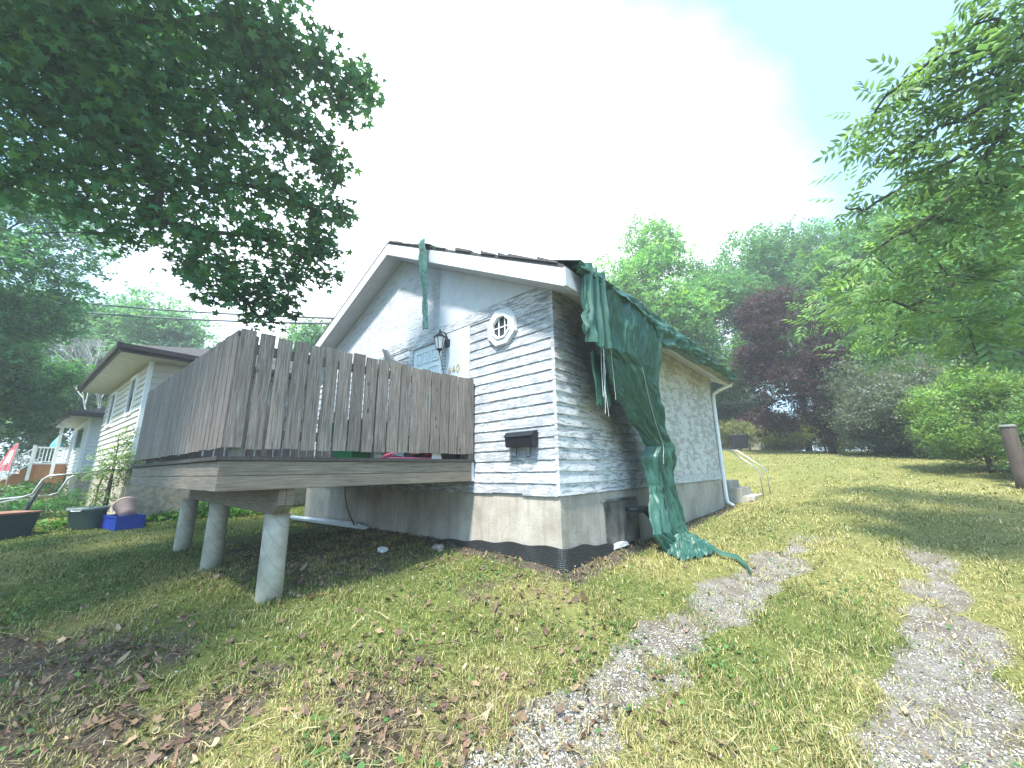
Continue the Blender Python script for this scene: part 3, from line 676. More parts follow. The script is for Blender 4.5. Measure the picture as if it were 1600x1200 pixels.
# things on the deck
def dthing(name, x, y, z, rz, label, cat): 
    o = empty(name, LW(x, y)+(z,), HROT+rz); return tag(o, label, cat)
o = dthing('plastic_tote', -1.95, -1.45, 1.70, .1, 'green plastic tote standing on the deck behind the railing boards', 'tote')
fixn(MB().hexa([(-.2, -.26, 0), (.2, -.26, 0), (.2, .26, 0), (-.2, .26, 0), (-.24, -.3, .42), (.24, -.3, .42), (.24, .3, .42), (-.24, .3, .42)]).build('tub', 'green', o, bevel=.01)); MB().box(-.26, .26, -.32, .32, .42, .46).build('lid', 'green', o, bevel=.01)
o = dthing('toy_sled', -1.66, -1.0, 1.70, .1, 'pink plastic sled lying on the deck under the railing', 'sled')
b_ = MB()
for i in range(7):
    a = i/6; 
    for j in range(7):
        c_ = j/6-.5; b_.v.append((c_*.3, -.35+a*.7, .02+.09*(1-(2*a-1)**2)*(1-.2*abs(c_))))
b_.f = [(i*7+j, i*7+j+1, (i+1)*7+j+1, (i+1)*7+j) for i in range(6) for j in range(6)]
b_.box(-.16, .16, -.36, .36, 0, .02); b_.build('shell', 'pink', o, True)
MB().tube([(-.05, -.36, .03), (0, -.46, .06), (.05, -.36, .03)], .01, 5).build('tow_loop', 'white', o)
o = dthing('storage_box', -1.85, -.45, 1.70, 0, 'black plastic box on the deck next to the house wall', 'box')
MB().hexa([(-.22, -.32, 0), (.22, -.32, 0), (.22, .32, 0), (-.22, .32, 0), (-.25, -.35, .3), (.25, -.35, .3), (.25, .35, .3), (-.25, .35, .3)]).build('tub', 'black', o, bevel=.01); MB().box(-.26, .26, -.36, .36, .3, .33).build('lid', 'black', o, bevel=.01)
o = tag(MB().hexa([(-.01, -.08, 0), (.01, -.08, 0), (.01, .08, 0), (-.01, .08, 0), (-.03, -.05, .09), (.0, -.07, .1), (.0, .06, .1), (-.03, .09, .08)]).build('paper_scrap', 'paper'), 'white paper scrap in front of the black box on the deck', 'paper'); o.location = LW(-1.53, -.62)+(1.70,); o.rotation_euler = (0, 0, HROT)
o = dthing('patio_umbrella', -1.95, -1.1, 1.70, 0, 'dark folded patio umbrella tip poking up above the deck railing', 'umbrella')
MB().lathe([(.2, 0), (.2, .04), (.03, .08)], 12).build('base', 'black', o); MB().tube([(0, 0, .05), (0, 0, 1.25)], .02, 8).build('pole', 'galv', o)
fixn(MB().prism([(-.25, 1.57), (-.22, 1.56), (.0, 1.37), (.32, 1.23), (.30, 1.17), (.0, 1.22), (-.15, 1.38)], -.03, .03).build('canopy', 'wire', o))

# siding strips on the ground along the foundation
sp2 = empty('siding_bundle', LW(-5.7, -.2)+(h1(*LW(-5.7, -.2))+.03,), HROT+R(5)); tag(sp2, 'bundle of white siding strips lying along the foundation under the deck', 'siding strips')
for k in range(4):
    o = MB().box(-1.45+.06*k, 1.45-.1*k, -.04, .04, 0, .018).build('strip', 'white_clean', sp2, bevel=.003); o.location = (0, -.035*k, .022*k+.01); o.rotation_euler = (R(25), 0, R(.6*k))

# ------------------------------------------------------------------ tarp
def interp(z, tab):
    zs = [p[0] for p in tab][::-1]; vs_ = [p[1] for p in tab][::-1]; return np.interp(z, zs, vs_)
Lt = [(3.95, -.16), (3.4, -.2), (3.05, -.20), (2.98, -.02), (2.93, .20), (2.6, .48), (2.2, 1.0), (1.95, 1.48), (1.85, 1.62), (1.7, 1.52), (1.3, 1.56), (.95, 1.42), (.7, 1.34), (.40, 1.55)]
Rt = [(3.95, 2.3), (3.4, 2.12), (2.85, 2.08), (2.45, 2.2), (1.95, 2.44), (1.27, 2.5), (.67, 2.66), (.40, 2.6)]
Xt = [(3.97, .40), (3.90, .56), (3.80, .63), (3.4, .60), (2.8, .55), (2.0, .45), (1.2, .42), (.7, .50), (.40, .58)]
def n2(a, b, s): return float(vnoise(np.array([a]), np.array([b]), s)[0])-.5
nr, nc = 220, 130
zz = np.linspace(3.95, .36, nr); ss = np.linspace(0, 1, nc)
SS, ZZ = np.meshgrid(ss, zz)
left = interp(zz, Lt)[:, None]; right = interp(zz, Rt)[:, None]; xo = interp(zz, Xt)[:, None]
left = left+(vnoise(zz*0, zz, .16)[:, None]-.5)*.05; right = right+(vnoise(zz*0+9, zz, .2)[:, None]-.5)*.035
YY = left+(right-left)*SS
width = (right-left)
ridge = lambda q: np.abs(q-.5)*2
fold = (fbm(SS*7+3, ZZ*.45, 1.0, 2)-.5)*.22*np.clip(1.7-width*.5, .5, 1.3)-ridge(fbm(SS*16, ZZ*.5+5, 1.0, 2))*.07
diag = -ridge(fbm(SS*9+ZZ*2.6, ZZ*.35+20, 1.0, 3))*.09
cr_ = -ridge(fbm(YY*4, ZZ*2.5, 1.0, 3))*.04
XX = xo+fold+diag+cr_+.05
bulge = np.exp(-((ZZ-1.75)/.35)**2)*.06*np.sin(SS*9+ZZ*3); XX = XX+bulge
lob = (1-sstep(.05, .25, YY-left))*sstep(2.9, 3.2, ZZ)*.05; XX = XX+lob*np.sin(YY*60)
def grid_obj(X, Y, Z, name, mm, parent, smooth=True, quad_keep=None):
    a, c_ = X.shape; vs_ = np.stack([X, Y, Z], -1).reshape(-1, 3); id_ = np.arange(a*c_).reshape(a, c_)
    f = np.stack([id_[:-1, :-1], id_[:-1, 1:], id_[1:, 1:], id_[1:, :-1]], -1).reshape(-1, 4)
    if quad_keep is not None: f = f[quad_keep.ravel()]
    me_ = bpy.data.meshes.new(name); me_.from_pydata(vs_.tolist(), [], f.tolist()); me_.update(); me_.materials.append(MT[mm])
    if smooth: me_.polygons.foreach_set('use_smooth', [True]*len(me_.polygons))
    o = bpy.data.objects.new(name, me_); COL.objects.link(o); o.parent = parent
    sm = o.modifiers.new('thickness', 'SOLIDIFY'); sm.thickness = .004
    return o
tarp = empty('green_tarp', (HC[0], HC[1], 0), HROT); tag(tarp, 'torn green tarpaulin draped over the eave and hanging down the side wall to the grass', 'tarp')
keep = np.ones((nr-1, nc-1), bool)
rngk = fbm(YY*5, ZZ*5, 1.0, 2)
XX = XX-ridge(fbm(SS*34+ZZ*4, ZZ*.8+SS*5, 1.0, 3))*.025-ridge(fbm(SS*5-ZZ*3, ZZ*1.3+SS*7+4, 1.0, 2))*.03; grid_obj(XX, YY, ZZ, 'hanging_sheet', 'tarp', tarp, False)
# a second torn flap behind the left edge, and a bunched lobe at the eave corner
z2 = np.linspace(3.9, 2.93, 50); s2 = np.linspace(0, 1, 34); S2, Z2 = np.meshgrid(s2, z2)
Y2 = -.20+S2*.42+(Z2-3.9)*-.03*S2; X2 = .64+.045*np.sin(S2*17+Z2*1.2+2*fbm(S2*3, Z2*2, 1, 2))-ridge(fbm(S2*9, Z2*1.5, 1, 3))*.08+.04*(3.9-Z2)*0
bot = (vnoise(s2*6, s2*0, .5)-.5)*.16; Z2 = Z2+bot[None, :]*((3.9-Z2)/.97)
grid_obj(X2, Y2, Z2, 'gathered_corner', 'tarp', tarp, False)
z3 = np.linspace(3.0, 2.3, 24); s3 = np.linspace(0, 1, 12); S3, Z3 = np.meshgrid(s3, z3); Y3 = .32+S3*.30*(1+(3.0-Z3)*.1)+.1*(3-Z3); X3 = .34+.03*np.sin(S3*9)+(fbm(S3*4, Z3*3, 1, 2)-.5)*.08
Z3 = Z3+(vnoise(s3*5, s3*0, .4)-.5)[None, :]*.3*((3-Z3)/.7)
grid_obj(X3, Y3, Z3, 'torn_flap', 'tarp', tarp)
# eave roll: over the roof edge along the whole eave
ny = 300; prof_u = np.linspace(0, 1, 34); yy = np.linspace(-.30, 7.5, ny); U_, Yv = np.meshgrid(prof_u, yy)
drop = np.interp(yy, [-.3, 0, 1.8, 2.25, 3.2, 5.5, 7.5], [.06, .06, .08, .42, .30, .22, .16])[:, None]+(fbm(yy*1.7, yy*0+3, 1, 3)[:, None]-.5)*.16
topx = -1.7+U_*0
# param: first 55% on the roof, then over edge, then hanging
ex_ = XR+.17
Xe = np.where(U_ < .55, -1.5+(ex_+1.5)*U_/.55, ex_+.05*np.sin((U_-.55)/.45*math.pi))
Ze = np.where(U_ < .55, 6.0-.52*(Xe-PKX)+.05, 0)
ze_edge = 6.0-.52*(ex_-PKX)+.05
Ze = np.where(U_ < .55, Ze, ze_edge-(U_-.55)/.45*drop)
puff = .06*fbm(Yv*1.2, U_*3, 1, 3)*np.exp(-((U_-.52)/.16)**2)+np.interp(Yv, [-.3, .4, 1.2, 2.2, 3.2, 7.5], [0, .05, .10, .14, .10, .05])*np.exp(-((U_-.5)/.14)**2)
Xe = Xe+((fbm(Yv*1.6+U_*5, U_*9, 1, 3)-.5)*.16-ridge(fbm(Yv*3, U_*7+Yv, 1, 3))*.06)*sstep(.35, .7, U_); Ze = Ze+puff+(fbm(Yv*1.5+9, U_*9, 1, 3)-.5)*.09
grid_obj(Xe, Yv, Ze, 'eave_roll', 'tarp', tarp, False)
# puddle on the ground: gathered crumpled rim
pc = (.72, 1.95)
na, nrr = 90, 14; A_, Q_ = np.meshgrid(np.linspace(0, 2*math.pi, na), np.linspace(0, 1, nrr), indexing='ij')
rad = (.20+.26*fbm(np.cos(A_)*2.2+5, np.sin(A_)*2.2+Q_*.0, 1, 4)); rx_ = 1.25
Xp = pc[0]+np.cos(A_)*Q_*rad*.85; Yp = pc[1]+np.sin(A_)*Q_*rad*1.7
hw = np.array([H(*np.array([LW(a, b_) for a, b_ in zip(Xp[i], Yp[i])]).T) for i in range(na)])
Zp = hw+.02+.20*(1-Q_**1.6)+-ridge(fbm(Xp*14, Yp*14, 1, 3))*.12+.04
grid_obj(Xp, Yp, Zp, 'ground_heap', 'tarp', tarp, False)
def gpt(x, y, dz=.03): return (x, y, h1(*LW(x, y))+dz)
tl_ = [gpt(.66, 2.1, .10), gpt(.82, 2.15, .05), gpt(.98, 2.15, .06), gpt(1.12, 2.0, .05), gpt(1.3, 2.05, .05), gpt(1.42, 1.9, .04), gpt(1.5, 1.7, .03)]
b_ = MB()
for i, p in enumerate(tl_):
    w = (.03, .018, .03, .016, .026, .02, .01)[i]; b_.v += [(p[0]-w*.3, p[1]-w, p[2]), (p[0], p[1], p[2]+.05), (p[0]+w*.3, p[1]+w, p[2]+.01)]
b_.f = [(i*3+j, i*3+j+1, (i+1)*3+j+1, (i+1)*3+j) for i in range(6) for j in range(2)]
b_.build('ground_tail', 'tarp', tarp, True)
for k in range(5):   # loose threads
    y = .1+random.random()*.3; L_ = random.uniform(.4, .9); MB().tube([(.6, y, 3.0), (.59, y+random.uniform(-.05, .05), 3.0-L_*.5), (.6, y+random.uniform(-.08, .08), 3.0-L_)], .0018, 4).build('thread', 'paper', tarp)
# seam rope of pale reinforcement along the sheet
MB().tube([(float(interp(z, Xt))+.075, float(interp(z, Lt)*.5+interp(z, Rt)*.5)+.05*math.sin(z*3), z) for z in np.linspace(2.9, 1.6, 14)], .0022, 4).build('seam_cord', 'paper', tarp)
# ragged strip over the gable
st = empty('tarp_strip', (HC[0], HC[1], 0), HROT); tag(st, 'narrow ragged strip of pale green tarp hanging from the gable above the door', 'tarp')
zz4 = np.linspace(5.42, 3.86, 44); s4 = np.linspace(0, 1, 9); S4, Z4 = np.meshgrid(s4, zz4)
wd4 = .17+.07*vnoise(zz4*0, zz4, .12)-.05*sstep(0, 1, (5.4-zz4)/1.6); c4_ = -2.33-.10*(5.42-zz4)/1.5+.05*vnoise(zz4, zz4*0, .3)
Y4 = -.44+(fbm(S4*3, Z4*4, 1, 3)-.5)*.10+.18*sstep(0, 1, (5.42-Z4)/1.6); X4 = c4_[:, None]+(S4-.5)*wd4[:, None]
m_strip = simple('faded_green_tarp', (.16, .30, .25), .6, 0, .35, 16, .5); MT['strip'] = m_strip
grid_obj(X4, Y4, Z4, 'hanging_strip', 'strip', st)
Z5 = np.linspace(5.40, 5.60, 5); 
fixn(MB().hexa([(-2.44, -.46, 5.36), (-2.22, -.46, 5.30), (-2.22, -.2, 5.36), (-2.44, -.2, 5.42), (-2.46, -.42, 5.44), (-2.2, -.42, 5.31), (-2.2, .3, 5.33), (-2.46, .3, 5.46)]).build('roof_fold', 'strip', st))

# ------------------------------------------------------------------ neighbours
A2 = R(-36.9); X2a = np.array([.8, -.6]); Y2a = np.array([.6, .8])
def lap(parent, m, p0, p1, z0, z1, expo, nrm, skip=None):
    """lap siding boards on a wall from p0 to p1 (local xy), outward normal nrm"""
    L = math.hypot(p1[0]-p0[0], p1[1]-p0[1]); z = z0; first = None; ang = math.atan2(p1[1]-p0[1], p1[0]-p0[0])
    while z < z1-.02:
        h = min(expo, z1-z)
        if first is None or h < expo-.001:
            o = MB().hexa([(0, -.036, 0), (L, -.036, 0), (L, .01, 0), (0, .01, 0), (0, -.004, h), (L, -.004, h), (L, .01, h), (0, .01, h)]).build('siding_board', m, parent)
            if first is None: first = o
        else: o = share(first, parent)
        o.location = (p0[0], p0[1], z); o.rotation_euler = (0, 0, ang); z += expo
def window(parent, x0, x1, z0, z1, y=-.03):
    f = MB()
    for q in ((x0-.07, x1+.07, z1, z1+.08), (x0-.07, x1+.07, z0-.07, z0), (x0-.07, x0, z0, z1), (x1, x1+.07, z0, z1)): f.box(q[0], q[1], y-.03, y+.02, q[2], q[3])
    f = f.build('window_frame', 'white_clean', parent)
    MB().box(x0, x1, y-.005, y+.01, z0, z1).build('window_pane', 'glass', f)
def hip_house(name, org, W, D, zg, zf, ze_, mats, ov, label, pitch=.32):
    hs = empty(name, (org[0], org[1], 0), A2); tag(hs, label, 'house')
    mf, ms, mfas = mats
    MB().box(-W, 0, 0, D, zg-.3, zf-.01).build('foundation', 'brickbase', hs); MB().box(-W+.01, -.01, .01, D, zf, ze_).build('wall', mf, hs)
    lap(hs, mf, (-W, 0), (-.03, 0), zf, ze_-.02, .15, 0); lap(hs, ms, (0, .03), (0, D), zf, ze_-.02, .15, 0)
    MB().box(-.045, .040, -.040, .045, zf, ze_-.01).build('corner_trim', 'white_clean', hs)
    x0, x1, y0, y1 = -W-ov, ov, -ov, D+ov
    MB().box(x0+.03, x1-.03, y0+.03, y1, ze_, ze_+.02).build('soffit', 'soffit', hs)
    fb = MB(); fb.box(x0, x1, y0, y0+.028, ze_-.03, ze_+.14); fb.build('eave_fascia', mfas, hs); MB().box(x1-.028, x1, y0+.029, y1, ze_-.03, ze_+.14).build('eave_fascia', mfas, hs)
    MB().box(x0-.03, x1+.04, y0-.06, y0-.002, ze_+.04, ze_+.15).build('gutter', mfas, hs); MB().box(x1+.002, x1+.06, y0-.06, y1, ze_+.04, ze_+.15).build('gutter', mfas, hs)
    hw_ = (y1-y0)/2; rz0 = ze_+.14; rz1 = rz0+hw_*pitch; rb = MB()
    rb.add([(x0, y0, rz0), (x1, y0, rz0), (x1, y1, rz0), (x0, y1, rz0), (x0+hw_ if x1-x0 > 2*hw_ else (x0+x1)/2, y0+hw_, rz1), (x1-hw_ if x1-x0 > 2*hw_ else (x0+x1)/2, y0+hw_, rz1)], [(0, 1, 5, 4), (1, 2, 5), (2, 3, 4, 5), (3, 0, 4), (0, 3, 2, 1)])
    rb.build('roof', 'shingle', hs)
    return hs
h2 = hip_house('neighbour_house', (-8.486, 8.560), 5.6, 9, .55, 1.70, 4.17, ('cream', 'cream', 'brownfascia'), .62, 'cream sided neighbouring house with deep brown eaves just left of the wooden deck')
window(h2, -1.72, -1.1, 3.08, 3.95); window(h2, -4.55, -3.9, 3.0, 3.9)
h3 = hip_house('neighbour_house', (-16.58, 14.74), 5.0, 8, .5, 1.62, 3.78, ('whitesiding', 'paleblue', 'brownfascia'), .62, 'small white and pale blue house farther down the street with an orange porch')
window(h3, -2.9, -.6, 2.6, 3.5); window(h3, -4.6, -3.9, 2.0, 3.3)
MB().box(-3.80, -3.70, -.50, -.40, 1.5, 3.78).build('porch_post', 'white_clean', h3)
MB().box(-5.8, -3.90, -1.05, -.05, .3, 2.06).build('porch_base', 'orange', h3)
MB().box(-5.85, -3.83, -1.1, -.05, 2.062, 2.12).build('porch_floor', 'white', h3)
for k in range(7):
    y = -1.05+k*.143; MB().box(-3.897, -3.875, y+.003, y+.138, .7, 2.05).build('skirt_board', 'orange', h3)
MB().box(-3.90, -3.84, -1.05, -.05, 2.74, 2.80).build('porch_rail', 'white_clean', h3); MB().box(-3.89, -3.85, -1.05, -.05, 2.15, 2.19).build('porch_rail', 'white_clean', h3)
bal = MB().box(-.018, .018, -.018, .018, 0, .56).build('baluster', 'white_clean', h3); bal.location = (-3.87, -.10, 2.185)
for k in range(1, 10): share(bal, h3, (-3.87, -.10-k*.1, 2.185))
MB().box(-3.92, -3.82, -1.12, -1.02, 1.4, 2.86).build('rail_post', 'white_clean', h3)
for k in range(16): share(bal, h3, (-3.87, -1.2-k*.11, 2.08-k*.11*1.02))
for z in (2.02, 2.66):
    MB().hexa([(-3.90, -3.0, z-1.94), (-3.84, -3.0, z-1.94), (-3.84, -1.12, z), (-3.90, -1.12, z), (-3.90, -3.0, z-1.88), (-3.84, -3.0, z-1.88), (-3.84, -1.12, z+.06), (-3.90, -1.12, z+.06)]).build('stair_rail', 'white_clean', h3)
for k in range(7): MB().box(-5.8, -3.95, -1.06-(k+1)*.24, -1.06-k*.24, .3, 1.9-k*.22).build('step', 'orange', h3)
o = empty('feather_flag', (-20.55, 15.75, .45)); tag(o, 'red and white feather flag beside the porch stairs at far left', 'flag')
MB().tube([(0, 0, 0), (.03, 0, 1.6), (.1, 0, 2.45)], .02, 6).build('pole', 'galv', o); fixn(MB().prism([(.02, 1.35), (-.5, 1.35), (-.42, 1.7), (-.2, 2.2), (.09, 2.5)], -.01, .01).build('banner', 'red', o))
fixn(MB().prism([(-.08, 1.6), (-.32, 1.6), (-.14, 2.15), (.0, 2.2)], -.014, -.011).build('banner_stripe', 'paper', o))
o = empty('parasol', (-20.6, 17.2, 2.1)); tag(o, 'closed teal parasol standing on the porch of the far white house', 'parasol')
MB().tube([(0, 0, 0), (0, 0, 1.18)], .025, 6).build('pole', 'galv', o); MB().lathe([(.2, .72), (.17, .9), (.09, 1.05), (.02, 1.2)], 8).build('canopy', 'teal', o)

# bins and clutter by the neighbour's house
def gl(x, y, dz=0): return (x, y, h1(x, y)+dz)
gb_xy = (-8.72, 8.1)
o = empty('plastic_tub', gl(*gb_xy), .3); tag(o, 'large round grey green plastic tub with rim on the grass left of the piers', 'tub')
MB().lathe([(.20, 0), (.22, .02), (.27, .34), (.30, .35), (.305, .42), (.285, .42), (.255, .34), (.21, .05), (.0, .05)], 22).build('tub_wall', 'greybin', o, True)
MB().tube([(-.08, -.29, .40), (-.07, -.33, .36), (.07, -.33, .36), (.08, -.29, .40)], .012, 6).build('tub_handle', 'galv', o, True)
o = empty('recycling_box', gl(-8.05, 8.2), -.5); tag(o, 'blue plastic recycling box in the ground cover below the climbing vine', 'box')
bb = MB(); w_, l_, h_ = .2, .36, .26; wi = .018
bb.hexa([(-l_, -w_, 0), (l_, -w_, 0), (l_, w_, 0), (-l_, w_, 0), (-l_, -w_, .02), (l_, -w_, .02), (l_, w_, .02), (-l_, w_, .02)])
for q in ((-l_-.02, l_+.02, -w_-.02, -w_), (-l_-.02, l_+.02, w_, w_+.02), (-l_-.02, -l_, -w_, w_), (l_, l_+.02, -w_, w_)): bb.box(q[0], q[1], q[2], q[3], 0, h_)
bb.build('tub_wall', 'blue', o); MB().box(-l_-.035, l_+.035, -w_-.035, -w_-.021, h_-.03, h_).build('rim', 'blue', o)
o = empty('plastic_bucket', gl(-7.98, 8.2, .26), 0); o.rotation_euler = (0, R(-58), R(-30)); tag(o, 'dusty pink bucket tipped over inside the blue box', 'bucket')
MB().lathe([(.13, 0), (.17, .34), (.185, .34), (.185, .37), (.16, .37), (.12, .03), (0, .03)], 18).build('bucket_wall', 'pinkish', o, True)
o = empty('storage_bin', gl(-9.35, 7.3), -.2); tag(o, 'dark green bin with a brown board on top at the left edge', 'bin')
MB().hexa([(-.3, -.25, 0), (.25, -.25, 0), (.25, .25, 0), (-.3, .25, 0), (-.36, -.3, .42), (.31, -.3, .42), (.31, .3, .42), (-.36, .3, .42)]).build('tub_wall', 'darkbin', o, bevel=.01); MB().box(-.38, .33, -.32, .32, .42, .45).build('lid_board', 'rust', o)
o = empty('tube_frame', gl(-9.9, 7.85), 0); tag(o, 'bent galvanised tube frame of an old chair behind the dark bin', 'chair frame')
for dy in (0, .45): MB().tube([(-1.2, dy, .48), (-.5, dy, .62), (-.05, dy+.1, .66), (.08, dy+.15, .72), (.15, dy+.2, 1.0), (.22, dy+.25, 1.08), (.6, dy+.6, 1.12)], .022, 8).build('side_tube', 'galv', o, True)
MB().tube([(-.05, .1, .66), (-.05, .55, .66)], .02, 8).build('cross_tube', 'galv', o, True); MB().tube([(-.1, .12, .0), (.05, .3, .95)], .04, 8).build('leg_tube', 'darkbin', o, True); MB().tube([(-1.1, .3, .0), (-1.0, .3, .5)], .03, 8).build('leg_tube', 'darkbin', o, True)
o = empty('water_jug', gl(-8.0, 9.96), 0); tag(o, 'pale translucent storage tub in the weeds behind the middle pier', 'tub')
MB().hexa([(-.35, -.2, 0), (.35, -.2, 0), (.35, .2, 0), (-.35, .2, 0), (-.4, -.24, .4), (.4, -.24, .4), (.4, .24, .4), (-.4, .24, .4)]).build('tub_wall', 'panel', o, bevel=.02); MB().box(-.42, .42, -.26, .26, .4, .44).build('lid', 'panel', o, bevel=.01)
# iron hoop trellis
ho = MB().tube([(-.35, 0, 0), (-.38, 0, .7), (-.3, 0, 1.15), (0, .0, 1.38), (.3, 0, 1.15), (.38, 0, .7), (.35, 0, 0)], .018, 6).build('hoop_trellis', 'black', None, True); ho.location = gl(-9.4, 9.3); ho.rotation_euler = (0, 0, R(20)); tag(ho, 'black iron hoop trellis standing among the vine leaves', 'trellis')
# side-door steps with rails
s_ = empty('concrete_steps', (HC[0], HC[1], 0), HROT); tag(s_, 'concrete steps with thin metal handrails behind the far corner of the house', 'steps')
for k in range(3): MB().box(-.9, .02+.27*k, 7.75, 8.9, .45, 1.18-.19*k).build('step', 'conc', s_) if k == 0 else MB().box(.022+.27*(k-1), .02+.27*k, 7.75, 8.9, .45, 1.18-.19*k).build('step', 'conc', s_)
for y in (7.8, 8.85): MB().tube([(-.3, y, 1.18), (-.3, y, 2.05), (.1, y, 2.0), (.75, y, 1.45), (.75, y, .8)], .016, 6).build('handrail', 'galv', s_, True)
# rocks, trash
def rock(name, x, y, r_, m_, label, cat, sq=.6):
    import bmesh
    bm = bmesh.new(); bmesh.ops.create_icosphere(bm, subdivisions=3, radius=r_)
    for v_ in bm.verts:
        n_0 = v_.co.normalized(); k = 1+.35*(n2(n_0.x*2+x*9, n_0.y*2+n_0.z*1.7+y*5, 1.0)); v_.co = Vector((v_.co.x*k, v_.co.y*k*.85, v_.co.z*sq*k))
    me_ = bpy.data.meshes.new(name); bm.to_mesh(me_); bm.free(); me_.materials.append(MT[m_]); me_.polygons.foreach_set('use_smooth', [m_ == 'rock']*len(me_.polygons))
    o = bpy.data.objects.new(name, me_); COL.objects.link(o); o.location = gl(x, y, r_*sq*.4); tag(o, label, cat); return o
rp = LW(-1.95, -.42); rock('field_stone', -1.06, 5.60, .085, 'rock', 'round tan stone in the grass in front of the foundation', 'stone')
rp = LW(-2.0, -.08); rock('field_stone', -.95, 5.95, .055, 'rock', 'smaller pale stone touching the foundation behind the tan stone', 'stone')
def crumple(x, y, r_, label):
    import bmesh
    bm = bmesh.new(); bmesh.ops.create_icosphere(bm, subdivisions=2, radius=r_)
    for v_ in bm.verts: v_.co *= random.uniform(.55, 1.15); v_.co.z *= .7
    me_ = bpy.data.meshes.new('litter_paper'); bm.to_mesh(me_); bm.free(); me_.materials.append(MT['paper'])
    o = bpy.data.objects.new('litter_paper', me_); COL.objects.link(o); o.location = gl(x, y, r_*.5); tag(o, label, 'litter')
crumple(-1.8, 5.52, .07, 'crumpled white paper on the bare soil under the deck edge')
rp = LW(.13, .42)
rp = LW(.24, 1.35); o = MB().hexa([(-.25, -.05, 0), (.22, -.04, 0), (.22, .05, 0), (-.25, .04, 0), (-.23, -.04, .05), (.2, -.03, .04), (.2, .04, .05), (-.23, .03, .06)]).build('painted_board_scrap', 'peel_trim'); o.location = gl(1.38, 5.48, .02); o.rotation_euler = (0, R(-4), HROT+R(75)); tag(o, 'short broken white board on the soil below the hatch', 'board')
# post at right edge
o = empty('wooden_post', gl(10.15, 7.8)); tag(o, 'thick weathered wooden post with a pale metal cap at the right edge', 'post')
pz = MB().lathe([(.12, -.2), (.115, .3), (.11, .8), (.11, 1.2), (.105, 1.22)], 16).build('post_trunk', 'postwood', o, True); MB().lathe([(.125, 1.22), (.13, 1.25), (.10, 1.265)], 16).build('post_cap', 'galv', o)
# far brick house, retaining wall, dark box behind the lawn
o = empty('far_brick_house', (15.2, 27.5, h1(15.2, 27.5)), R(-25)); tag(o, 'distant tan brick house with pale roof glimpsed beside the downspout', 'house')
MB().box(-4, 3, 0, 6, 0, 3.2).build('wall', 'brick', o); rb = MB().add([(-4.4, -.5, 3.2), (3.4, -.5, 3.2), (3.4, 6.5, 3.2), (-4.4, 6.5, 3.2), (-4.4, 3, 4.6), (3.4, 3, 4.6)], [(0, 1, 5, 4), (2, 3, 4, 5), (0, 4, 3), (1, 2, 5), (0, 3, 2, 1)]).build('roof', 'roofpale', o)
f_ = MB().box(-2.4, -1.2, -.05, -.005, 1.2, 2.3).build('window_frame', 'white', o); MB().box(-2.3, -1.3, -.06, -.052, 1.28, 2.22).build('window_pane', 'glass', f_)
f_ = MB().box(.4, 1.6, -.05, -.005, 1.2, 2.3).build('window_frame', 'white', o); MB().box(.5, 1.5, -.06, -.052, 1.28, 2.22).build('window_pane', 'glass', f_)
o = empty('retaining_wall', (13.6, 22.8, h1(13.6, 22.8)), R(-28)); tag(o, 'low grey block retaining wall behind the lawn', 'wall')
blk = MB().box(0, .985, 0, .4, 0, .39).build('wall_block', 'retwall', o, bevel=.02); blk.location = (-5, 0, -.1)
for rr_ in range(3):
    for k in range(8):
        if rr_ == 0 and k == 0: continue
        share(blk, o, (-5+k+(rr_ % 2)*.5, .02*rr_, -.1+rr_*.4))
MB().box(-5, 3.3, -.05, .45, 1.1, 1.17).build('wall_cap', 'conc', o)
o = empty('rubbish_cart', gl(11.6, 19.6), R(-30)); tag(o, 'dark wheeled cart parked at the back edge of the lawn', 'cart')
MB().hexa([(-.35, -.3, .12), (.35, -.3, .12), (.35, .3, .12), (-.35, .3, .12), (-.42, -.36, .8), (.42, -.36, .8), (.42, .36, .8), (-.42, .36, .8)]).build('tub_wall', 'black', o, bevel=.02)
for s0 in (-1, 1):
    w_o = MB().tube([(s0*.4, 0, 0), (s0*.46, 0, 0)], .15, 14).build('wheel', 'black', o); w_o.location = (0, .2, .15)
# overhead wires
for (a, c_, sag, lb) in (((-38, 20.9, 15.2), (-4.5, 9.2, 5.0), .5, 'upper'), ((-38, 20.9, 14.2), (-4.5, 9.6, 4.86), .6, 'lower')):
    pts = []
    A_ = Vector((-23.8, 16.2, 10.15 if lb == 'upper' else 9.62)); B_ = Vector((-10.08, 11.36, 6.66 if lb == 'upper' else 6.40)); d = (B_-A_)
    P0 = A_-d*.8; P1 = B_+d*.42
    for k in range(25):
        s = k/24; p = P0.lerp(P1, s); p.z -= .5*(4*s*(1-s))-.3; pts.append(p)
    o = MB().tube(pts, .03, 5).build('power_line', 'wire', None, True); tag(o, '%s of the two dark overhead cables crossing the sky above the neighbouring house' % lb, 'cable', 'overhead cables')

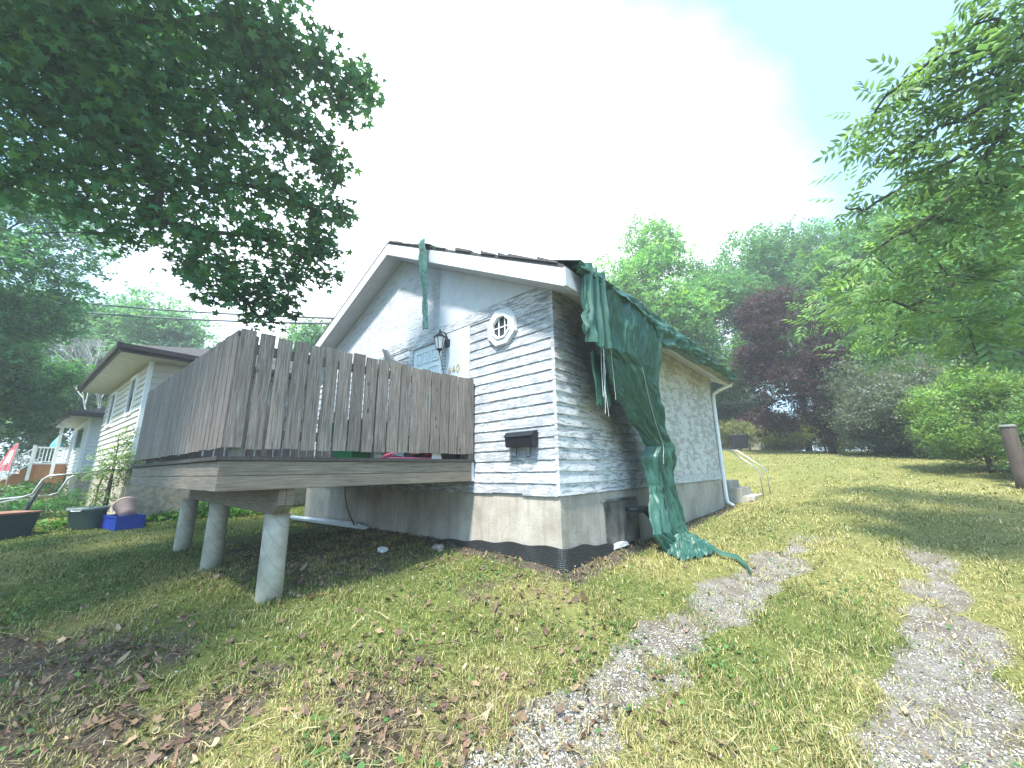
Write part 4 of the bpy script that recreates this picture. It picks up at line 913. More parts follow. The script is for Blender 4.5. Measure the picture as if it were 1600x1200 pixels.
# ------------------------------------------------------------------ foliage
def star_leaf(lobes=5, inner=.38, droop=.25):
    outl = []
    L = {5: [(-2.35, .55), (-1.15, .85), (0, 1.0), (1.15, .85), (2.35, .55)]}[5]
    pts = [(0, -.25)]
    for i, (a, r_) in enumerate(L):
        pts.append((math.sin(a)*r_, math.cos(a)*r_))
        if i < 4:
            am = (a+L[i+1][0])/2; pts.append((math.sin(am)*inner, math.cos(am)*inner))
    v = [(0, .05, .0)]+[(p[0], p[1], -droop*(p[0]**2+p[1]**2)) for p in pts]
    k = len(pts); f = [(0, i+1, (i+1) % k+1) for i in range(k)]
    return tmpl(v, f)
def pinnate():
    v = []; f = []
    def leaflet(bx, by, ang, L_, w):
        o = len(v); c, s = math.cos(ang), math.sin(ang)
        for (x, y, z) in ((0, 0, 0), (w, L_*.42, -.03), (0, L_, -.13), (-w, L_*.42, -.03), (0, L_*.45, .02)):
            v.append((bx+x*c+y*s, by-x*s+y*c, z-.12*(by+y*c)**2*.6))
        f.extend([(o, o+1, o+4), (o+1, o+2, o+4), (o+2, o+3, o+4), (o+3, o, o+4)])
    for i, y in enumerate((.25, .5, .75)):
        leaflet(0, y, .95, .42, .075); leaflet(0, y, -.95, .42, .075)
    leaflet(0, .92, 0, .5, .085)
    return tmpl(v, f)
def spray4(n=5, L=.5, w=.17, seed=3):
    rg = random.Random(seed); v = []; f = []
    for i in range(n):
        a = i*2*math.pi/n+rg.uniform(-.3, .3); o = len(v); c, s = math.cos(a), math.sin(a); l = L*rg.uniform(.75, 1.2); r0 = rg.uniform(.1, .55); b0 = rg.uniform(0, 6.28)
        bx, by, bz = r0*math.cos(b0), r0*math.sin(b0), rg.uniform(-.2, .2); tl = rg.uniform(-.35, .25)
        v += [(bx, by, bz), (bx+c*l*.5-s*w, by+s*l*.5+c*w, bz+tl*l*.5), (bx+c*l, by+s*l, bz+tl*l), (bx+c*l*.5+s*w, by+s*l*.5-c*w, bz+tl*l*.5)]
        f += [(o, o+1, o+2), (o, o+2, o+3)]
    return tmpl(v, f)
T_MAPLE, T_PIN, T_SPR = star_leaf(), pinnate(), spray4(5, .5, .15)
T_SPR2 = spray4(4, .62, .12, 8)
def orient(n, rg, tilt=.6, normal=None):
    a = rg.random(n)*2*np.pi; return rotz(a)@rotx(rg.normal(0, tilt, n))@roty(rg.normal(0, tilt, n))
def leafcol(n, rg, base, var=.25, alt=None, altp=.1):
    b0 = np.array(base)[None]; c = b0*(1+rg.normal(0, var, (n, 1))*1.0)+rg.normal(0, .006, (n, 3))
    if alt is not None: k = rg.random(n) < altp; c[k] = np.array(alt)[None]*(1+rg.normal(0, .15, (k.sum(), 1)))
    return np.clip(c, .004, .9)
def clump_points(rg, clumps, dens, flat=.75, shell=.45):
    P = []; I = []
    for i, (x, y, z, r_) in enumerate(clumps):
        n = max(6, int(dens*r_**2)); d = rg.normal(size=(n, 3)); d /= np.linalg.norm(d, axis=1)[:, None]
        rr_ = r_*(shell+(1-shell)*rg.random(n)**.7)*(1+np.abs(rg.normal(0, .26, n))); q = d*rr_[:, None]; q[:, 2] *= flat
        P.append(q+np.array([x, y, z])); I.append(np.full(n, i))
    return np.concatenate(P), np.concatenate(I)
def limbs(trunk_pts, radii, clumps, m, parent, name='trunk', n_main=None, rg=random.Random(2), thin=.02):
    b_ = MB(); b_.tube(trunk_pts, radii, 12)
    tp = [Vector(p) for p in trunk_pts]; nodes = []
    for i in range(len(tp)-1):
        for k in range(4):
            q = tp[i].lerp(tp[i+1], k/4)
            if q.z > tp[-1].z*.3: nodes.append((q, -1, 0.0))
    nodes.append((tp[-1], -1, 0.0)); nt0 = len(nodes)
    cs = sorted(clumps, key=lambda c: (Vector(c[:3])-tp[-1]).length)
    for (x, y, z, r_) in cs:
        e = Vector((x, y, z)); bi = min(range(len(nodes)), key=lambda j: (nodes[j][0]-e).length+nodes[j][2]*.45+(.25*max(0, nodes[j][0].z-z)))
        nodes.append((e, bi, nodes[bi][2]+(nodes[bi][0]-e).length))
    cnt = [1]*len(nodes)
    for j in range(len(nodes)-1, nt0-1, -1): cnt[nodes[j][1]] += cnt[j]
    for j in range(nt0, len(nodes)):
        e, bi, _ = nodes[j]; s_ = nodes[bi][0]; L_ = (e-s_).length
        r1 = min(thin*.55*cnt[j]**.5, radii[0]*.5); r0 = min(thin*.55*(cnt[j]+1)**.5, radii[0]*.5)
        jit = lambda q: Vector((rg.uniform(-q, q), rg.uniform(-q, q), rg.uniform(-q, q)))*L_
        b_.tube([s_, s_.lerp(e, .33)+jit(.07)+Vector((0, 0, .05*L_)), s_.lerp(e, .66)+jit(.07)+Vector((0, 0, .05*L_)), e], [r0, r0*.9, r1, r1*.9], 6, False)
        cr_w = clumps[0][3]
        for q in range(3):
            e2 = e+Vector((rg.uniform(-1, 1), rg.uniform(-1, 1), rg.uniform(-.5, .5)))*cr_w*.7; b_.tube([e, e2], [thin*.3, thin*.1], 4, False)
    return b_.build(name, m, parent, True)
def tree(name, base, crown_c, crown_r, seed, color, label, cat='tree', group=None, lumps=34, lumpr=.27, dens=470, leaf=.24, T=None, trunk_r=.18, alt=None, altp=.12, bark='bark', squash=.8, cone=0, sky_gap=1.0, low=-1.0, tilt=.6):
    rg = np.random.default_rng(seed); cl = []
    crn = np.array(crown_c); rr_ = np.array(crown_r, float); rm = (rr_[0]*rr_[1]*rr_[2])**(1/3)
    lumps = int(lumps*1.5)
    while len(cl) < lumps:
        d = rg.normal(size=3); d /= np.linalg.norm(d); 
        if d[2] < low: continue
        q = d*rg.uniform(.35, .92)**.6
        if cone: k = 1-cone*(q[2]*.5+.5); q[0] *= k*1.15; q[1] *= k*1.15
        cl.append((*(crn+q*rr_*.86), rm*lumpr*rg.uniform(.35, 1.35)))
    t_ = empty(name, base); tag(t_, label, cat, group)
    P, I = clump_points(rg, cl, dens/(leaf**2)*.047, squash)
    n = len(P)
    tone = rg.normal(1.95, .38, len(cl))[I][:, None]
    c = leafcol(n, rg, color, .16, alt, altp)*tone
    scatter_mesh('crown', T or T_SPR, P-np.array(base), orient(n, rg, tilt), leaf*rg.uniform(.65, 1.25, n), c, 'leaf', t_)
    b0 = Vector(base)*0; top = Vector(crn)-Vector(base); top.z += rr_[2]*.35
    mid = Vector((top.x*.25, top.y*.25, top.z*.45))
    limbs([b0-Vector((0, 0, .2)), mid, top], [trunk_r*1.15, trunk_r*.75, trunk_r*.2], [tuple(np.array(q[:3])-np.array(base))+(q[3],) for q in cl], bark, t_, rg=random.Random(seed), thin=trunk_r*.16)
    return t_
# big maple overhead at the left
MAPLE = [(-6.13,3.71,7.0,.82),(-5.3,3.72,7.21,.79),(-4.57,3.88,7.44,.77),(-3.73,3.97,7.68,.69),(-3.23,4.2,7.54,.55),(-2.83,4.35,7.37,.48),(-2.2,4.54,7.23,.35),(-2.47,4.65,7.03,.35),(-6.07,3.96,6.19,.79),(-5.3,3.97,6.39,.75),(-4.65,4.14,6.58,.67),(-3.85,4.32,6.78,.65),(-3.27,4.6,6.64,.52),(-2.93,4.93,6.38,.43),(-2.81,5.1,6.12,.25),(-6.28,4.26,5.59,.59),(-5.63,4.36,5.62,.62),(-4.9,4.53,5.6,.59),(-4.21,4.69,5.62,.57),(-3.5,4.85,5.74,.53),(-3.06,5.16,5.53,.42),(-2.68,5.29,5.63,.24),(-4.94,4.6,5.04,.49),(-4.43,4.77,4.85,.47),(-3.7,4.89,4.92,.48),(-3.2,5.19,4.78,.37),(-2.9,5.47,4.6,.21),(-4.1,4.9,4.41,.41),(-3.63,5.21,4.26,.4),(-3.94,5.08,4.05,.29),(-3.52,5.39,4.03,.29),(-3.78,5.3,3.84,.25),(-6.5,4.23,5.27,.39),(-4.22,4.45,6.21,.59),(-5.12,4.21,6.03,.61),(-5.71,3.82,6.73,.79),(-3.46,4.35,7.16,.54)]
extra = [(-7.2,3.4,6.6,.9),(-7.4,2.6,7.6,1.0),(-6.2,2.6,8.0,1.0),(-5.0,2.6,8.3,1.0),(-3.9,2.9,8.6,.9),(-3.0,3.4,8.5,.7),(-8.0,1.6,8.3,1.1),(-6.6,1.2,8.8,1.1),(-5.2,1.2,9.2,1.0),(-9.2,.6,8.0,1.1),(-8.9,2.2,7.0,1.0),(-8.6,-.6,8.4,1.1),(-7.0,-.4,9.3,1.1),(-9.8,3.4,7.2,1.0),(-9.0,4.6,8.0,1.0),(-7.6,4.6,8.8,1.0),(-6.2,4.9,9.0,1.0),(-8.2,3.4,9.6,1.1),(-6.3,-1.4,7.6,1.0),(-5.0,-.6,8.0,.9),(-4.2,.9,8.9,.9)]
mt_ = empty('maple_tree', (-7.6, 1.3, h1(-7.6, 1.3))); tag(mt_, 'large dark green maple whose leafy boughs overhang the upper left above the deck', 'tree')
rg = np.random.default_rng(5); MAPLE = MAPLE+[(-3.95,4.55,3.95,.3),(-3.05,5.3,5.15,.35),(-3.35,5.3,4.45,.3),(-2.95,5.3,4.95,.25),(-4.4,4.75,4.35,.3),(-5.6,4.3,5.0,.4),(-5.2,4.45,4.7,.35)]; P, I = clump_points(rg, MAPLE+extra, 1250, .75, .1); n = len(P)
T0 = rg.normal(1, .15, len(MAPLE+extra))[I][:, None]
bo = np.array(mt_.location)
scatter_mesh('crown', T_MAPLE, P-bo, orient(n, rg, .55), .100*rg.uniform(.55, 1.2, n), leafcol(n, rg, (.066, .185, .088), .22, (.10, .22, .06), .25)*T0, 'leaf', mt_)
limbs([Vector((0, 0, -.2)), Vector((.1, .1, 2.5)), Vector((.4, .5, 5.2)), Vector((.9, 1.2, 7.6))], [.34, .27, .2, .08], [(q[0]-bo[0], q[1]-bo[1], q[2]-bo[2], q[3]) for q in (MAPLE+extra)], 'bark', mt_, thin=.028)
# ash/walnut at the right
ASH = [(4.69,2.93,5.84,.3),(4.81,2.83,5.78,.37),(4.98,2.85,5.56,.43),(4.61,3.17,5.76,.3),(4.47,3.37,5.75,.32),(4.9,3.09,5.47,.43),(5.12,3.07,5.2,.48),(4.35,3.65,5.64,.3),(4.34,3.84,5.48,.27),(4.66,3.48,5.45,.43),(4.92,3.4,5.18,.48),(5.19,3.3,4.89,.53),(4.58,3.84,5.19,.37),(4.88,3.77,4.85,.43),(5.15,3.61,4.62,.48),(5.38,3.49,4.36,.48),(4.73,4.01,4.8,.32),(4.4,4.34,4.83,.15),(4.55,4.26,4.72,.17),(5.07,3.92,4.37,.43),(5.36,3.74,4.07,.48),(5.26,4.43,4.55,.37),(5.37,5.1,4.58,.37),(5.46,5.79,4.53,.39),(5.61,5.04,4.23,.46),(5.66,4.48,3.93,.49),(5.78,4.12,3.64,.51),(5.68,5.76,4.17,.39),(5.63,6.48,4.25,.34),(5.89,5.23,3.81,.4),(6.09,4.83,3.44,.49),(6.04,4.32,3.15,.46),(6.22,4.85,2.9,.3),(5.01,3.0,5.77,.33)]
extra2 = [(6.2,3.2,5.6,.7),(6.6,3.8,5.0,.7),(7.2,4.4,4.4,.7),(6.6,2.4,5.6,.7),(7.0,5.0,5.4,.7)]
at_ = empty('ash_tree', (8.6, 3.2, h1(8.6, 3.2))); tag(at_, 'light green tree with long narrow leaflets reaching in from the right edge', 'tree')
rg = np.random.default_rng(6); ASH = ASH+[(6.7,7.1,4.6,.5),(6.9,6.3,4.9,.6),(6.6,6.0,4.1,.5),(7.2,5.4,4.4,.6),(7.0,6.6,3.7,.5),(6.5,5.2,3.3,.5),(7.3,7.4,4.0,.5),(5.9,4.0,5.0,.5),(5.8,4.6,5.2,.5)]; P, I = clump_points(rg, ASH+extra2, 185, .8, .1); n = len(P)
bo = np.array(at_.location); 
scatter_mesh('crown', T_PIN, P-bo, orient(n, rg, .5), .27*rg.uniform(.7, 1.25, n), leafcol(n, rg, (.16, .27, .12), .22, (.22, .34, .10), .25), 'leaf', at_)
limbs([Vector((0, 0, -.2)), Vector((-.2, .1, 2.5)), Vector((-.8, .3, 4.6)), Vector((-1.4, .4, 6.2))], [.26, .2, .14, .06], [(q[0]-bo[0], q[1]-bo[1], q[2]-bo[2], q[3]) for q in (ASH+extra2)], 'bark', at_, thin=.02)

BG = 'broadleaf trees standing beyond the lawn'
def tz(x, y): return (x, y, h1(x, y))
tree('background_tree', tz(8.8, 24), (8.6, 22.5, 11.4), (3.9, 3.4, 6.2), 21, (.09, .17, .065), 'tall light green tree rising behind the tarp covered roof edge', group=BG, leaf=.34, lumps=44, alt=(.12, .19, .05))
tree('background_tree', tz(13.2, 25), (13.0, 23.5, 10.2), (4.3, 3.6, 6.2), 22, (.08, .16, .07), 'bushy green tree between the roof edge and the purple maple', group=BG, leaf=.34, lumps=44)
tree('background_tree', tz(20, 26), (20.0, 24, 12.6), (5.4, 4.2, 7.6), 23, (.075, .155, .065), 'tallest green tree directly behind and right of the purple maple', group=BG, leaf=.38, lumps=46)
tree('background_tree', tz(20.6, 19.6), (20.2, 19.0, 9.2), (5.6, 4.2, 6.6), 24, (.055, .13, .045), 'dark green spreading tree behind the grey shrub', group=BG, leaf=.34, lumps=48, alt=(.12, .2, .04), altp=.2)
tree('background_tree', tz(19.5, 14.6), (19.4, 14.4, 8.0), (5.2, 4.0, 6.2), 25, (.05, .125, .04), 'dense deep green tree behind the bright shrub at the right', group=BG, leaf=.30, lumps=48, alt=(.12, .21, .04), altp=.22)
tree('background_tree', tz(13.6, 27.5), (13.2, 27, 6.4), (4.5, 3, 4.0), 26, (.04, .09, .04), 'low dark tree mass behind the retaining wall', group=BG, leaf=.36, lumps=30)
tree('background_tree', tz(5.6, 27), (5.6, 27, 12.4), (2.2, 2.2, 4.6), 27, (.06, .125, .05), 'slim treetop showing just above the eave corner', group=BG, leaf=.32, lumps=20)
tree('background_tree', tz(27, 22), (27, 22, 8.6), (5.5, 4.5, 6.5), 28, (.06, .13, .05), 'tree closing the gap at the far right behind the dense tree', group=BG, leaf=.42, lumps=40)
tree('purple_maple', tz(13.15, 15.8), (12.1, 15.9, 5.8), (3.0, 2.7, 4.5), 31, (.030, .015, .021), 'dark purple leaved maple with thin trunk standing on the back lawn', leaf=.17, lumps=48, lumpr=.20, dens=330, cone=.6, alt=(.035, .021, .025), altp=.2, trunk_r=.13, squash=.55)
LG = 'trees along the street at the left'
tree('street_tree', tz(-15.9, 9.4), (-15.9, 10.4, 7.6), (2.3, 2.6, 3.5), 41, (.05, .125, .06), 'big dark tree cut by the left edge of the photo above the porch', group=LG, leaf=.26, lumps=44)
tree('street_tree', tz(-18.2, 11.0), (-18.0, 12.6, 5.2), (2.4, 2.6, 2.6), 42, (.05, .12, .05), 'lower dark tree at the left edge beneath the big dark tree', group=LG, leaf=.26, lumps=34)
tree('street_tree', tz(-28.5, 23.5), (-28.8, 23.6, 8.6), (4.8, 4.4, 5.4), 43, (.08, .16, .09), 'pale green tree behind the white porch house', group=LG, leaf=.42, lumps=44)
tree('street_tree', tz(-24.5, 24.5), (-25.3, 24.2, 9.6), (4.4, 4.0, 4.6), 44, (.085, .165, .09), 'pale green tree above the roof of the cream house', group=LG, leaf=.42, lumps=40)
tree('street_tree', tz(-19.5, 25.5), (-20.5, 26.5, 8.0), (4.2, 3.5, 3.6), 45, (.085, .165, .09), 'low treetop right of the cream house roof', group=LG, leaf=.42, lumps=32)
tree('street_tree', tz(-27.5, 19.6), (-27.8, 20.4, 4.6), (3.6, 3.0, 3.4), 46, (.055, .125, .05), 'rounded dark tree behind the porch stairs', group=LG, leaf=.34, lumps=32)
tree('street_tree', tz(-34, 16), (-34, 17, 7), (5, 5, 6), 47, (.055, .12, .06), 'far tree filling the left edge behind the flag', group=LG, leaf=.5, lumps=34)
tree('background_tree', tz(-11.5, 22), (-11.6, 21.6, 7.6), (2.8, 2.2, 3.6), 48, (.06, .125, .06), 'green treetop seen between the deck railing and the gable', group=BG, leaf=.32, lumps=28)
tree('background_tree', tz(-5, 24), (-5, 24, 5.6), (3.6, 2.6, 3.2), 49, (.05, .11, .05), 'tree hidden mostly behind the gable of the old house', group=BG, leaf=.4, lumps=20)
# bare pale tree
bt = empty('bare_tree', tz(-22.4, 20.4)); tag(bt, 'leafless pale branched tree between the dark tree and the cream house', 'tree')
rgp = random.Random(4); b_ = MB()
def br(p, d, L_, r_, dep):
    q = p+d*L_; b_.tube([p, p.lerp(q, .5)+Vector((rgp.uniform(-.1, .1), 0, .05)), q], [r_, r_*.8, r_*.6], 5, False)
    if dep:
        for k in range(3): br(q, (d+Vector((rgp.uniform(-.6, .6), rgp.uniform(-.6, .6), rgp.uniform(-.1, .4)))).normalized(), L_*.7, r_*.6, dep-1)
br(Vector((0, 0, -.2)), Vector((.03, 0, 1)), 2.9, .10, 5); b_.build('trunk', 'palebark', bt, True)
# shrubs
def shrub(name, x, y, rx, ry, rz2, seed, color, label, leaf=.12, dens=420, lumps=34, alt=None, altp=.15, T=None, cat='shrub', group=None, lift=0):
    z = h1(x, y); return tree(name, (x, y, z), (x, y, z+rz2*.9+lift), (rx, ry, rz2), seed, color, label, cat, group, lumps=lumps, lumpr=.30, dens=dens, leaf=leaf, T=T or T_SPR2, trunk_r=.05, alt=alt, altp=altp, squash=.8)
shrub('grey_shrub', 14.0, 13.6, 2.6, 2.0, 1.95, 51, (.085, .10, .075), 'wide grey green shrub with fine pale leaves at the edge of the lawn', .13, 360, 48, (.14, .155, .13), .25)
shrub('green_shrub', 11.9, 9.7, 1.7, 1.4, 1.45, 52, (.075, .125, .035), 'bright yellow green shrub beside the capped post', .11, 320, 40, (.12, .17, .05), .3, lift=.15)
shrub('green_shrub', 12.0, 8.0, 1.4, 1.2, 1.3, 53, (.06, .10, .035), 'darker green shrub behind the capped post at the right edge', .11, 300, 30)
hgb = 'bushes closing the view behind the undergrowth'
for i, (x, y, r_, hgt) in enumerate(((11.5, 27, 2.6, 1.8), (17.5, 26, 2.8, 1.9), (22.5, 23, 2.8, 2.0), (25, 17.5, 2.8, 2.2), (24, 12, 2.6, 2.0))):
    lb = ('bush behind the retaining wall near the house', 'bush directly behind the purple maple', 'bush behind the grey shrub', 'bush behind the gap between grey and bright green shrubs', 'bush at the right edge behind the post')[i]
    shrub('back_bush', x, y, r_, r_*.7, hgt, 80+i, (.055, .10, .035), 'dark green '+lb, .26, 420, 22, group=hgb, lift=-.5)
hg = 'undergrowth shrubs along the back of the lawn'
for i, (x, y, r_, hgt) in enumerate(((12.6, 21.2, 1.5, .9), (14.6, 20.6, 1.7, 1.0), (16.8, 19.8, 1.8, 1.1), (18.4, 18.2, 1.7, 1.2), (16.6, 16.6, 1.5, 1.0), (18.4, 15.2, 1.6, 1.3), (10.5, 21.6, 1.4, .8), (15.3, 13.6, 1.3, 1.3), (17.4, 21.4, 1.6, 1.2), (15.6, 18.6, 1.0, .7))):
    lb = ('shrub behind the wheeled cart', 'shrub in front of the retaining wall middle', 'shrub left of the purple maple trunk', 'shrub right of the purple maple trunk', 'shrub between purple maple and grey shrub', 'shrub close behind the grey shrub', 'shrub at the house end of the undergrowth', 'shrub behind the bright green shrub', 'shrub filling the gap behind the purple maple trunk', 'small shrub at the foot of the purple maple')[i]
    shrub('undergrowth_shrub', x, y, r_, r_*.8, hgt, 60+i, (.09, .115, .035) if i % 2 else (.11, .12, .05), 'olive '+lb, .16, 420, 24, (.14, .13, .07), .2, group=hg)
# shrubs by the neighbour
shrub('foundation_shrub', -12.1, 10.0, .95, .8, .5, 71, (.035, .10, .03), 'dark green shrub under the cream house wall nearest the tub', .10, 260, 20, (.15, .16, .12), .12)
shrub('foundation_shrub', -14.0, 11.4, 1.0, .9, .5, 72, (.035, .095, .03), 'dark green shrub below the white house corner', .11, 240, 18)
shrub('climbing_vine', -8.75, 8.45, .5, .3, 1.25, 73, (.06, .10, .035), 'thin climbing vine with small leaves growing against the cream house corner', .075, 170, 30, (.16, .22, .08), .3, cat='vine')
shrub('weed_clump', -8.6, 10.6, .9, .6, .35, 74, (.05, .13, .03), 'low leafy weeds behind the piers beneath the deck', .10, 220, 14, cat='weeds')
shrub('weed_clump', -7.2, 9.6, .8, .5, .28, 75, (.06, .15, .03), 'low leafy weeds at the left end of the foundation', .09, 220, 12, cat='weeds')
shrub('weed_clump', 5.6, 3.75, .5, .35, .16, 76, (.05, .12, .03), 'dark leafy weeds at the right edge beside the wheel track', .06, 150, 12, cat='weeds')
shrub('weed_clump', 6.6, 4.3, .8, .5, .2, 77, (.05, .12, .03), 'broad patch of dark weeds under the leaning boughs at the right edge', .07, 150, 14, cat='weeds')
# broad leaf ground cover by the bins
rg = np.random.default_rng(8); n = 1500; X_ = rg.normal(-8.5, .7, n); Y_ = 8.75+(X_+8.5)*.75+rg.normal(0, .22, n)
X2_ = rg.uniform(-8.2, -6.2, 900); Y2_ = 9.5+(X2_+7.6)*.5+rg.normal(0, .3, 900); X_ = np.r_[X_, X2_]; Y_ = np.r_[Y_, Y2_]; n = len(X_)
sca = tmpl([(0, 0, 0), (.28, .45, .06), (0, 1, -.1), (-.28, .45, .06), (0, .5, 0)], [(0, 1, 4), (1, 2, 4), (2, 3, 4), (3, 0, 4)])
o = scatter_mesh('ground_cover', sca, np.stack([X_, Y_, H(X_, Y_)+rg.uniform(.03, .16, n)], -1), orient(n, rg, .45), .105*rg.uniform(.5, 1.3, n), leafcol(n, rg, (.06, .15, .025), .2, (.13, .27, .06), .25), 'leaf'); tag(o, 'broad leaved green ground cover around the blue box', 'ground cover', kind='stuff')

# ------------------------------------------------------------------ grass
def visible_ground(n, rmin, rmax, rg, power=1.0):
    a = rg.uniform(R(-57), R(57), n); u = rg.random(n); r_ = np.exp(np.log(rmin)+(np.log(rmax)-np.log(rmin))*u**power)
    return np.sin(a)*r_, np.cos(a)*r_, r_
rg = np.random.default_rng(9)
n = 540000; X_, Y_, r_ = visible_ground(n, 1.9, 24, rg, .92)
gr, di, dry = masks(X_, Y_); lx, ly = local(X_, Y_)
inside = (lx < -.02) & (lx > -7.4) & (ly > .02) & (ly < 7.2)
cl_ = fbm(X_, Y_, .22, 3)
keepp = rg.random(n) < np.clip((1-gr*.90)*(1-di*.82)*(.35+1.1*sstep(.35, .6, cl_)), 0, 1)
sel = keepp & ~inside; X_, Y_, r_, dry, cl_, di = X_[sel], Y_[sel], r_[sel], dry[sel], cl_[sel], di[sel]; n = len(X_)
blade = tmpl([(-.06, 0, 0), (.06, 0, 0), (.045, .10, .55), (-.045, .10, .55), (0, .42, .92)], [(0, 1, 2), (0, 2, 3), (3, 2, 4)])
far = sstep(4, 14, r_)
hgt = (.026+.055*sstep(.42, .72, cl_)*rg.random(n)+.028*rg.random(n)**2)*(1-.25*far)*(1-.3*di)
ln = rg.random(n) < .05; hgt[ln] *= 1.7
wid = (.034+.03*rg.random(n))*(1+2.2*far)
rot = rotz(rg.random(n)*2*np.pi)@rotx(-np.abs(rg.normal(0, .5, n)))
kd = rg.random(n) < np.clip(.22+dry*.62, 0, .92)
colr = leafcol(n, rg, (.095, .145, .030), .28, (.16, .21, .05), .3)
colr[kd] = leafcol(int(kd.sum()), rg, (.34, .30, .125), .25, (.46, .41, .22), .25)
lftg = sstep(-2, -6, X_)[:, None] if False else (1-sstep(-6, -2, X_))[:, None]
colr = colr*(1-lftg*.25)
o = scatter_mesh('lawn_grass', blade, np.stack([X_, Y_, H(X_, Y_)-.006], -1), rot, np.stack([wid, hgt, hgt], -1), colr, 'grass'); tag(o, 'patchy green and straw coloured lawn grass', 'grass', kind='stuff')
print('grass', n)
# cut straw lying flat
n = 26000; X_, Y_, r_ = visible_ground(n, 1.9, 10, rg, 1.0); gr, di, dry = masks(X_, Y_); lx, ly = local(X_, Y_)
sel = ~((lx < .0) & (lx > -7.4) & (ly > 0) & (ly < 7.2)) & (rg.random(n) < .35+.65*dry); X_, Y_ = X_[sel], Y_[sel]; n = len(X_)
straw = tmpl([(-.02, 0, 0), (.02, 0, 0), (.015, .5, .08), (-.015, .5, .08), (0, 1, 0)], [(0, 1, 2), (0, 2, 3), (3, 2, 4)])
o = scatter_mesh('dry_straw', straw, np.stack([X_, Y_, H(X_, Y_)+.02+rg.random(n)*.02], -1), orient(n, rg, .2), .062*rg.lognormal(0, .45, n), leafcol(n, rg, (.34, .29, .16), .25), 'grass'); tag(o, 'cut dry straw scattered over the lawn', 'straw', kind='stuff')
# gravel
rg = np.random.default_rng(10); n = 110000; X_, Y_, r_ = visible_ground(n, 1.9, 10, rg, 1.0); gr, di, dry = masks(X_, Y_)
sel = rg.random(n) < np.clip(gr*(.25+.75*sstep(.33, .55, fbm(X_+4, Y_+8, .4, 3)))+.012, 0, 1); X_, Y_ = X_[sel], Y_[sel]; n = len(X_)
ico = tmpl([(0, 0, .7), (.9, 0, 0), (.2, .8, .1), (-.8, .4, 0), (-.6, -.7, .05), (.4, -.8, 0), (.1, .1, -.6)], [(0, 1, 2), (0, 2, 3), (0, 3, 4), (0, 4, 5), (0, 5, 1), (6, 2, 1), (6, 3, 2), (6, 4, 3), (6, 5, 4), (6, 1, 5)])
gcol = leafcol(n, rg, (.32, .30, .28), .34, (.48, .46, .43), .22)
o = scatter_mesh('gravel', ico, np.stack([X_, Y_, H(X_, Y_)+.003], -1), orient(n, rg, .5), np.stack([.0095*rg.lognormal(0, .5, n), .008*rg.lognormal(0, .45, n), .006*rg.lognormal(0, .35, n)], -1), gcol, 'stone_chip'); tag(o, 'grey gravel chips in the two wheel tracks', 'gravel', kind='stuff')
print('gravel', n)
# leaf litter
n = 14000; X_, Y_, r_ = visible_ground(n, 1.9, 8, rg, .9); gr, di, dry = masks(X_, Y_); lx, ly = local(X_, Y_)
sel = (rg.random(n) < np.clip(.03+di*.85*(1-sstep(0, 2.0, X_))+.10*(1-sstep(-1, 2, X_)), 0, 1)) & ~((lx < 0) & (lx > -7.4) & (ly > 0)); X_, Y_ = X_[sel], Y_[sel]; n = len(X_)
oval = tmpl([(0, -.9, .25), (.5, -.2, .12), (.42, .5, .2), (0, 1, .4), (-.42, .5, .05), (-.55, -.2, .3), (0, .05, -.05)], [(6, 0, 1), (6, 1, 2), (6, 2, 3), (6, 3, 4), (6, 4, 5), (6, 5, 0)])
h_ = n//4; P_ = np.stack([X_, Y_, H(X_, Y_)+.016+rg.random(n)*.015], -1)
o = scatter_mesh('curled_litter', oval, P_[h_:], orient(n-h_, rg, .6), np.stack([.018*rg.lognormal(0, .5, n-h_), .022*rg.lognormal(0, .5, n-h_), .03*rg.uniform(.3, 1.6, n-h_)], -1), leafcol(n-h_, rg, (.15, .095, .065), .4, (.36, .27, .18), .15), 'litter'); tag(o, 'curled brown leaf scraps and bark bits on the bare soil', 'leaf litter', kind='stuff')
X_, Y_ = X_[:h_], Y_[:h_]; n = h_
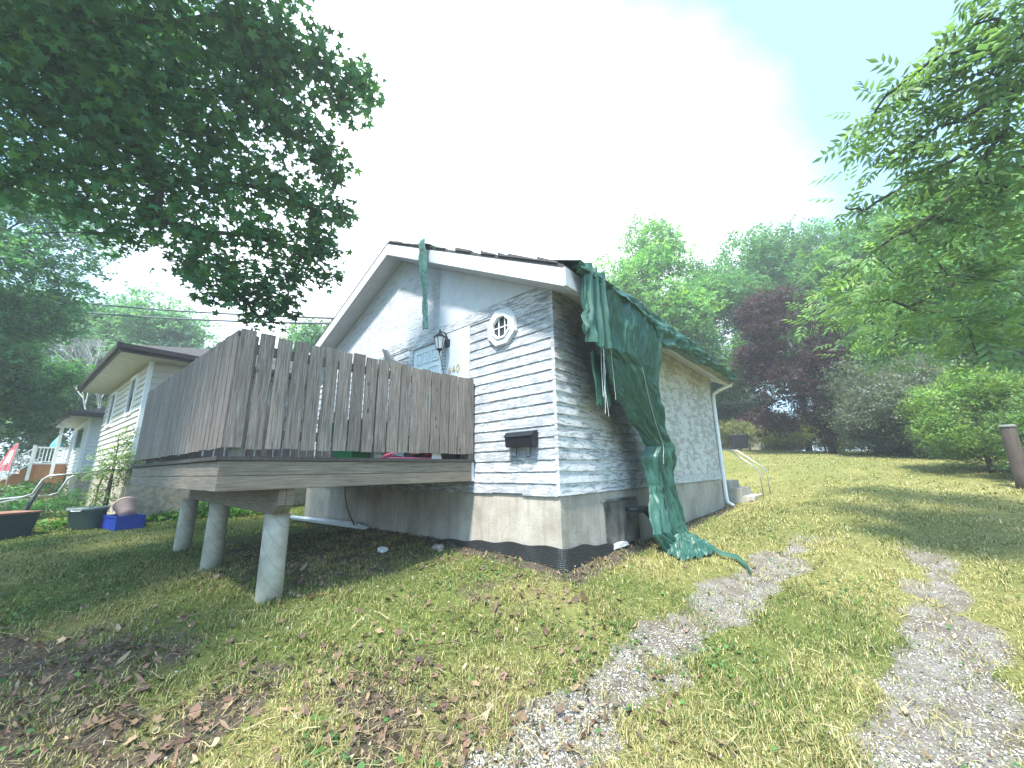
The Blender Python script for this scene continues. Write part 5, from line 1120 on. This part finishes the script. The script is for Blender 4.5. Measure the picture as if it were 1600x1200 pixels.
clv = tmpl([(0, 0, 0), (.5, .3, .05), (.35, .8, 0), (0, .9, .05), (-.35, .8, 0), (-.5, .3, .05)], [(0, 1, 2), (0, 2, 3), (0, 3, 4), (0, 4, 5)])
m2 = 26000; cx2, cy2, cr2 = visible_ground(m2, 1.9, 12, rg, 1.0); g2, d2, _ = masks(cx2, cy2); k2 = (rg.random(m2) < sstep(.56, .68, fbm(cx2+70, cy2+12, .9, 4))*(1-g2)*(1-d2*.6)+.02) & ~((local(cx2, cy2)[0] < 0) & (local(cx2, cy2)[0] > -7.4) & (local(cx2, cy2)[1] > 0)); cx2, cy2 = cx2[k2], cy2[k2]; m2 = len(cx2)
o = scatter_mesh('lawn_weeds', clv, np.stack([cx2, cy2, H(cx2, cy2)+.02+rg.random(m2)*.025], -1), orient(m2, rg, .35), .022*rg.uniform(.6, 1.8, m2), leafcol(m2, rg, (.06, .14, .035), .25), 'grass'); tag(o, 'small broad leaved weeds and clover in the lawn', 'weeds', kind='stuff')
o = scatter_mesh('leaf_litter', star_leaf(droop=-.25, inner=.5), np.stack([X_, Y_, H(X_, Y_)+.018+rg.random(n)*.015], -1), orient(n, rg, .5), .034*rg.uniform(.5, 1.6, n), leafcol(n, rg, (.15, .095, .07), .3, (.36, .24, .15), .14), 'litter'); tag(o, 'brown dry leaves and twigs scattered in the foreground', 'leaf litter', kind='stuff')

# ------------------------------------------------------------------ thin volume added to imitate the pale veil of lens glare
hz_ = MB().box(-270, 270, -268, 272, -8, 24).build('glare_haze', None); hm = bpy.data.materials.new('pale_glare_veil'); hm.use_nodes = True; t = hm.node_tree; t.nodes.clear()
pv = t.nodes.new('ShaderNodeVolumePrincipled'); pv.inputs['Color'].default_value = (.93, .97, 1, 1); pv.inputs['Density'].default_value = .0042; pv.inputs['Anisotropy'].default_value = .2
om = t.nodes.new('ShaderNodeOutputMaterial'); t.links.new(pv.outputs[0], om.inputs['Volume']); hz_.data.materials.append(hm); hz_['kind'] = 'stuff'
